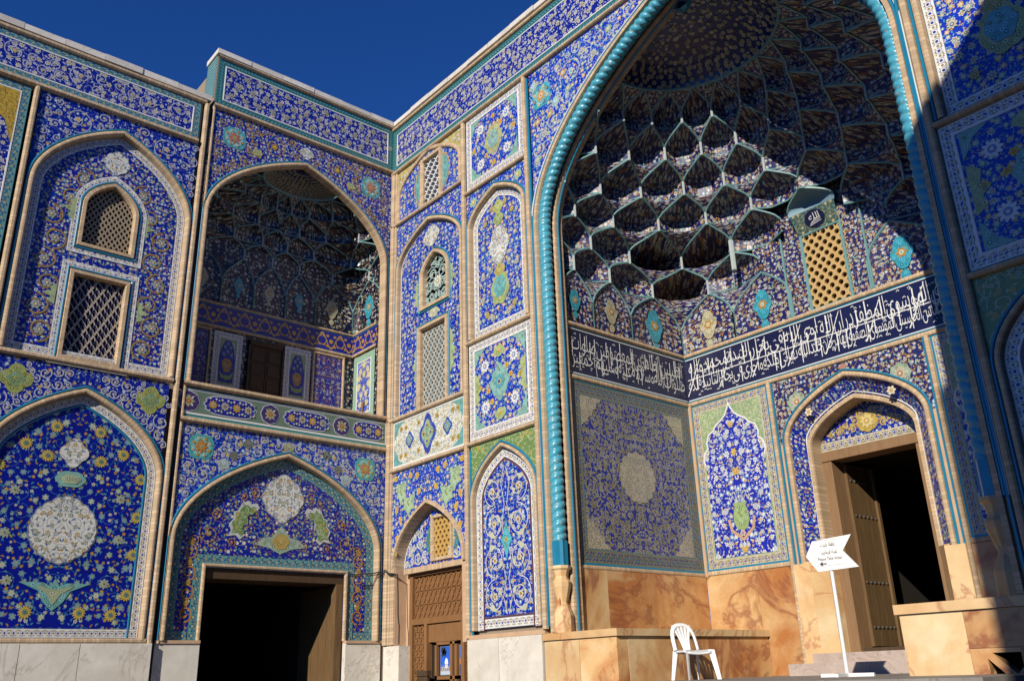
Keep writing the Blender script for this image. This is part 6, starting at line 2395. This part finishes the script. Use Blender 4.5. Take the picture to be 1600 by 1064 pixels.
# ================================================================== stone benches
for mir in (0, 1):
    def bx(a, b):
        if mir:
            return (PX - b[0], a[1], a[2]), (PX - a[0], b[1], b[2])
        return a, b
    b = thing('stone_bench', ['honey coloured stone bench block under the carpet panel, behind the white chair', 'honey coloured stone block with pierced star openings right of the sign'][mir], 'bench', (PX - 4.7 if mir else 4.7, 0.5, 0), 'stone benches beside the portal')
    a_, b_ = bx((4.04, -0.03, 2.05), (5.43, 3.27, 2.14))
    slab('bench_top', a_, b_, 'tanp', b, 0.012)
    if not mir:
        for x0, x1 in ((4.045, 4.72), (4.72, 5.395)):
            slab('bench_slab', (x0 + .003, 0.0, 0.004), (x1 - .003, 0.2, 2.046), 'tanp' if x0 < 4.5 else 'tan', b, 0.006)
        for y0, y1 in ((0.2, 1.25), (1.25, 2.3), (2.3, 3.26)):
            slab('bench_slab', (5.2, y0 + .003, 0.006), (5.395, y1 - .003, 2.046), 'tan', b, 0.006)
    else:
        x0 = PX - 5.395
        slab('bench_slab', (x0, 0.0, 0.004), (x0 + .60, 0.2, 2.046), 'tanp', b, 0.006)
        slab('bench_slab', (x0 + .604, 0.0, 1.72), (PX - 4.045, 0.2, 2.046), 'tan', b, 0.006)
        m = MB()
        xa, xb, za, zb = x0 + .72, x0 + 1.22, 1.20, 1.70
        FBn = FP
        c = ((xa + xb) / 2, (za + zb) / 2)
        w = 0.035
        def tri(p, q, r_):
            cx, cz = (p[0] + q[0] + r_[0]) / 3, (p[1] + q[1] + r_[1]) / 3
            return [(cx + (t[0] - cx) * .72, cz + (t[1] - cz) * .72) for t in (p, q, r_)]
        holes = [tri((xa, zb), (xb, zb), c), tri((xb, zb), (xb, za), c), tri((xb, za), (xa, za), c), tri((xa, za), (xa, zb), c)]
        plate(m, FP, rect(x0 + .604, 0.004, PX - 4.045, 1.716), holes, 0.0)
        for h in holes:
            for i in range(3):
                p_, q_ = h[i], h[(i + 1) % 3]
                m.face([FP(*p_, 0), FP(*q_, 0), FP(*q_, -.12), FP(*p_, -.12)])
        m.build('pierced_slab', 'tan', b)
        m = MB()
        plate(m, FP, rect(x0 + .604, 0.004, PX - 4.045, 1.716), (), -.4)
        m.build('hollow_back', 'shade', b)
        slab('bench_slab', (x0, 0.2, 0.006), (x0 + .2, 3.26, 2.046), 'tan', b, 0.006)

# ================================================================== chair
chair = thing('plastic_chair', 'white plastic stacking chair standing in front of the stone bench', 'chair', (6.0, 0.75, 1.5))
fd = Vector((0.91, -0.39, 0)).normalized()
sd = Vector((0, 0, 1)).cross(fd)                                # chair's left
CO = Vector((5.97, 0.76, 1.502))


def ch(f, s, z):
    return CO + (fd * f + sd * s + Vector((0, 0, z))) * 0.81


m = MB()
rows = []
for i in range(9):
    f = -0.21 + 0.42 * i / 8
    hw = 0.19 + 0.035 * (i / 8) - (0.02 if i in (0, 8) else 0)
    rows.append([ch(f, hw * (j / 4 - 1), 0.435 - 0.018 * math.cos(PI / 2 * (j / 4 - 1)) - (0.02 if i == 8 else 0)) for j in range(9)])
m.grid(rows)
lo = [[p - Vector((0, 0, 0.02)) for p in r] for r in rows]
m.grid(lo)
edge = rows[0] + [r[-1] for r in rows[1:]] + list(reversed(rows[-1]))[1:] + [r[0] for r in reversed(rows[:-1])]
pipe(m, [p - Vector((0, 0, 0.018)) for p in edge], 0.017, 6)
m.build('seat', 'plastic', chair, smooth=True)
for f, s, kf, ks in ((0.19, 0.2, 0.09, .05), (0.19, -0.2, 0.09, -.05), (-0.19, 0.18, -0.10, .04), (-0.19, -0.18, -0.10, -.04)):
    m = MB()
    rows = []
    for i in range(5):
        t = i / 4
        w = 0.036 * (1 - .35 * t)
        c_ = ch(f + kf * t, s + ks * t, 0.43 * (1 - t))
        sg = 1 if s > 0 else -1
        fg = 1 if f > 0 else -1
        rows.append([c_ + fd * (-fg * w) , c_ + fd * (fg * w * .6) + sd * (-sg * 0), c_ + fd * (fg * w) + sd * (sg * w), c_ + sd * (sg * w * .2) + fd * (-fg * w * .1) - sd * (sg * w)])
    m.grid(rows, None, 0, wrap=True)
    m.face(rows[-1])
    m.build('leg', 'plastic', chair)
m = MB()
bp = []
for i in range(25):
    t = i / 24
    a = PI * t
    s = 0.21 * math.cos(a) * (1 if abs(math.cos(a)) < 1 else 1)
    z = 0.43 + (0.40 * math.sin(a) ** 0.55)
    bp.append(ch(-0.20 - 0.15 * (z - .43) / .40, math.copysign(abs(math.cos(a)) ** 0.75, math.cos(a)) * 0.205, z))
for k in range(2):
    pipe(m, [p + fd * (0.012 * k) + (ch(-.2, 0, .55) - p) * (0.07 * k) for p in bp], 0.019, 6)
m.build('back_frame', 'plastic', chair, smooth=True)
for q in range(5):
    m = MB()
    x = (q - 2) * 0.034
    rows = []
    for i in range(9):
        t = i / 8
        z = 0.44 + 0.375 * t
        spread = 0.75 + 1.35 * t ** 1.6
        w = 0.011 + 0.010 * t
        cpt = ch(-0.19 - 0.15 * t + .01, x * spread, z)
        rows.append([cpt + sd * w, cpt + fd * .006, cpt - sd * w, cpt - fd * .006])
    m.grid(rows, None, 0, wrap=True)
    m.build('slat', 'plastic', chair)

# ================================================================== ticket sign
SB = Vector((8.22, 0.45, 1.501))
SK = 0.745
sign = thing('ticket_sign', 'white arrow-shaped signboard on a white pole pointing left, before the tall doorway', 'sign', SB)
th = R(8)
sx = Vector((math.cos(th), math.sin(th), 0))
sn = Vector((math.sin(th), -math.cos(th), 0))
FS_ = Fr(lambda s, z, n: SB + (sx * (s + 0.02) + Vector((0, 0, z))) * SK + sn * n, sn)
out = [(-0.36, 1.67), (-0.235, 1.885), (0.36, 1.92), (0.205, 1.705), (0.40, 1.46), (-0.205, 1.44)]
m = MB()
plate(m, FS_, out, (), 0.03)
plate(m, FS_, out, (), 0.012)
for i in range(6):
    a, b = out[i], out[(i + 1) % 6]
    m.face([FS_(*a, .012), FS_(*b, .012), FS_(*b, .03), FS_(*a, .03)])
bd = m.build('board', 'signw', sign)
m = MB()
write(m, FS_, shaped('لطفا بليت'), -0.12, 0.10, 1.775, 1.855, 0.034)
write(m, FS_, shaped('تهيه فرماييد'), -0.12, 0.12, 1.665, 1.745, 0.034)
write(m, FS_, 'Please Take ticket', -0.18, 0.18, 1.595, 1.635, 0.034)
m.build('lettering', 'ink', bd)
m = MB()
plate(m, FS_, [(-0.165, 1.545), (-0.115, 1.58), (-0.12, 1.552), (-0.06, 1.552), (-0.06, 1.538), (-0.12, 1.538), (-0.115, 1.51)], (), 0.034)
m.build('arrow', 'ink', bd)
m = MB()
for a, b in (((-0.24, 1.52), (0.22, 1.52)), ((0.22, 1.52), (0.20, 1.88)), ((0.20, 1.88), (-0.22, 1.88)), ((-0.22, 1.88), (-.24, 1.52))):
    stroke(m, FS_, [a, b], 0.004, 0.033, None)
m.build('frame_line', plain('faint_grey_print', (0.55, 0.54, 0.52), 0.5, 0.05), bd)
m = MB()
pipe(m, [SB + Vector((0, 0, 0.03)), SB + Vector((0, 0, 1.9 * SK))], 0.02, 12)
m.build('pole', 'plastic', sign, smooth=False)
m = MB()
for d in (0.25, -0.15):
    dv = Vector((math.cos(R(d * 57)), math.sin(R(d * 57)), 0))
d1, d2 = sx, Vector((-sx.y, sx.x, 0))
for d in (d1, d2):
    e = Vector((-d.y, d.x, 0))
    P = [SB + (d * a + e * b) * SK for a, b in ((-.38, -.025), (.38, -.025), (.38, .025), (-.38, .025))]
    z0, z1 = (0.0, 0.035) if d is d1 else (0.001, 0.0345)
    m.face([p + Vector((0, 0, z1)) for p in P])
    for i in range(4):
        m.face([P[i] + Vector((0, 0, z0)), P[(i + 1) % 4] + Vector((0, 0, z0)), P[(i + 1) % 4] + Vector((0, 0, z1)), P[i] + Vector((0, 0, z1))])
m.build('cross_base', 'plastic', sign)
m = MB()
m.box(SB + Vector((-.12, -.05, .0)), SB + Vector((-.08, -.02, .04)))
m.build('clip', 'brass', sign)

# ================================================================== small things by the wooden screen
FSr = Fr(lambda s, z, n: (s, 0.31 - n, z), (0, -1, 0))


def poster(x0, x1, z0, z1, sky_c, label, dome=True):
    m = MB()
    FPo = Fr(lambda s, z, n: (s, 0.29 - n, z), (0, -1, 0))
    def add(pts, n, c):
        plate(m, FPo, pts, (), n, 0, None, c)
    m.box((x0, 0.291, z0), (x1, 0.30, z1), 0, (0.3, 0.3, 0.3))
    add(rect(x0 + .01, z0 + .01, x1 - .01, z1 - .01), 0.001, sky_c)
    w, h = x1 - x0, z1 - z0
    if dome:
        add(rect(x0 + .01, z0 + .01, x1 - .01, z0 + .16 * h), 0.002, (0.50, 0.58, 0.66))
        add(rect(x0 + .02, z0 + .14 * h, x1 - .02, z0 + .30 * h), 0.003, (0.40, 0.38, 0.38))
        for q in range(5):
            add(rect(x0 + .03 + q * w * .18, z0 + .16 * h, x0 + .05 + q * w * .18, z0 + .36 * h), 0.004, (0.22, 0.22, 0.26))
        cx = x0 + .58 * w
        add([(cx + .15 * w * math.cos(t), z0 + .40 * h + (.17 * h) * max(-.3, math.sin(t)) * (1.1 if math.sin(t) > 0 else .6)) for t in [2 * PI * k / 24 for k in range(24)]], 0.005, (0.80, 0.80, 0.80))
        add(rect(cx - .13 * w, z0 + .24 * h, cx + .13 * w, z0 + .38 * h), 0.005, (0.66, 0.64, 0.62))
        for q in range(7):
            x, z = x0 + (.2 + .05 * q) * w, z1 - (.08 + .05 * ((q * 3) % 4)) * h
            add([(x - .03, z - .04), (x, z - .07), (x + .03, z), (x - .01, z + .03)], 0.003, (0.02, 0.03, 0.02))
    else:
        add(rect(x0 + .01, z0 + .01, x1 - .01, z0 + .35 * h), 0.002, (0.06, 0.08, 0.16))
        add(rect(x0 + .01, z0 + .35 * h, x1 - .01, z0 + .55 * h), 0.002, (0.60, 0.26, 0.08))
        add(rect(x0 + .03, z0 + .35 * h, x0 + .06, z0 + .62 * h), 0.003, (0.12, 0.08, 0.08))
    return tag(m.build('poster', 'paint'), label, 'poster')


poster(1.235, 1.53, 1.66, 2.10, (0.02, 0.12, 0.62), 'blue sky poster with a white domed building, inside the wooden screen doorway')
poster(1.745, 1.85, 1.66, 2.10, (0.05, 0.16, 0.50), 'narrow poster with orange sunset band, right of the white dome poster', False)
m = MB()
for a, b in ((1.15, 1.20), (1.56, 1.62), (1.68, 1.735)):
    m.box((a, 0.24, 0.03), (b, 0.30, 2.16))
m.box((1.15, 0.24, 2.12), (1.735, 0.30, 2.165))
m.box((1.15, 0.24, 1.60), (1.735, 0.30, 1.65))
m.build('inner_frame', 'woodc', pl, bevel=0.004)
m = MB()
m.box((0.985, 0.02, 0.03), (1.26, 0.06, 1.72))
m.box((0.985, 0.0, 1.66), (1.28, 0.08, 1.74))
tag(m.build('half_gate', 'woodd'), 'low dark wooden half gate standing open at the carved screen', 'gate')
m = MB()
pts = [(0.05, -0.72, 3.30), (0.05, -0.40, 3.32), (0.07, -0.16, 3.36), (0.10, -0.05, 3.40), (0.22, -0.06, 3.33), (0.36, -0.05, 3.31), (0.46, -0.04, 3.29), (0.47, -0.03, 2.95), (0.49, -0.035, 2.6), (0.52, -0.03, 2.45), (0.515, -0.03, 2.16)]
sm = []
for i in range(len(pts) - 1):
    a, b = Vector(pts[i]), Vector(pts[i + 1])
    sm += [a.lerp(b, k / 4) + Vector((0, 0, -0.01 * math.sin(PI * k / 4))) for k in range(4)]
sm.append(Vector(pts[-1]))
pipe(m, sm, 0.011, 5)
pipe(m, [p + Vector((0.012, -0.0, -0.03)) for p in sm[:22]], 0.008, 5)
tag(m.build('electric_cable', 'cable'), 'black electric cable sagging across the corner above the grey dado', 'cable')
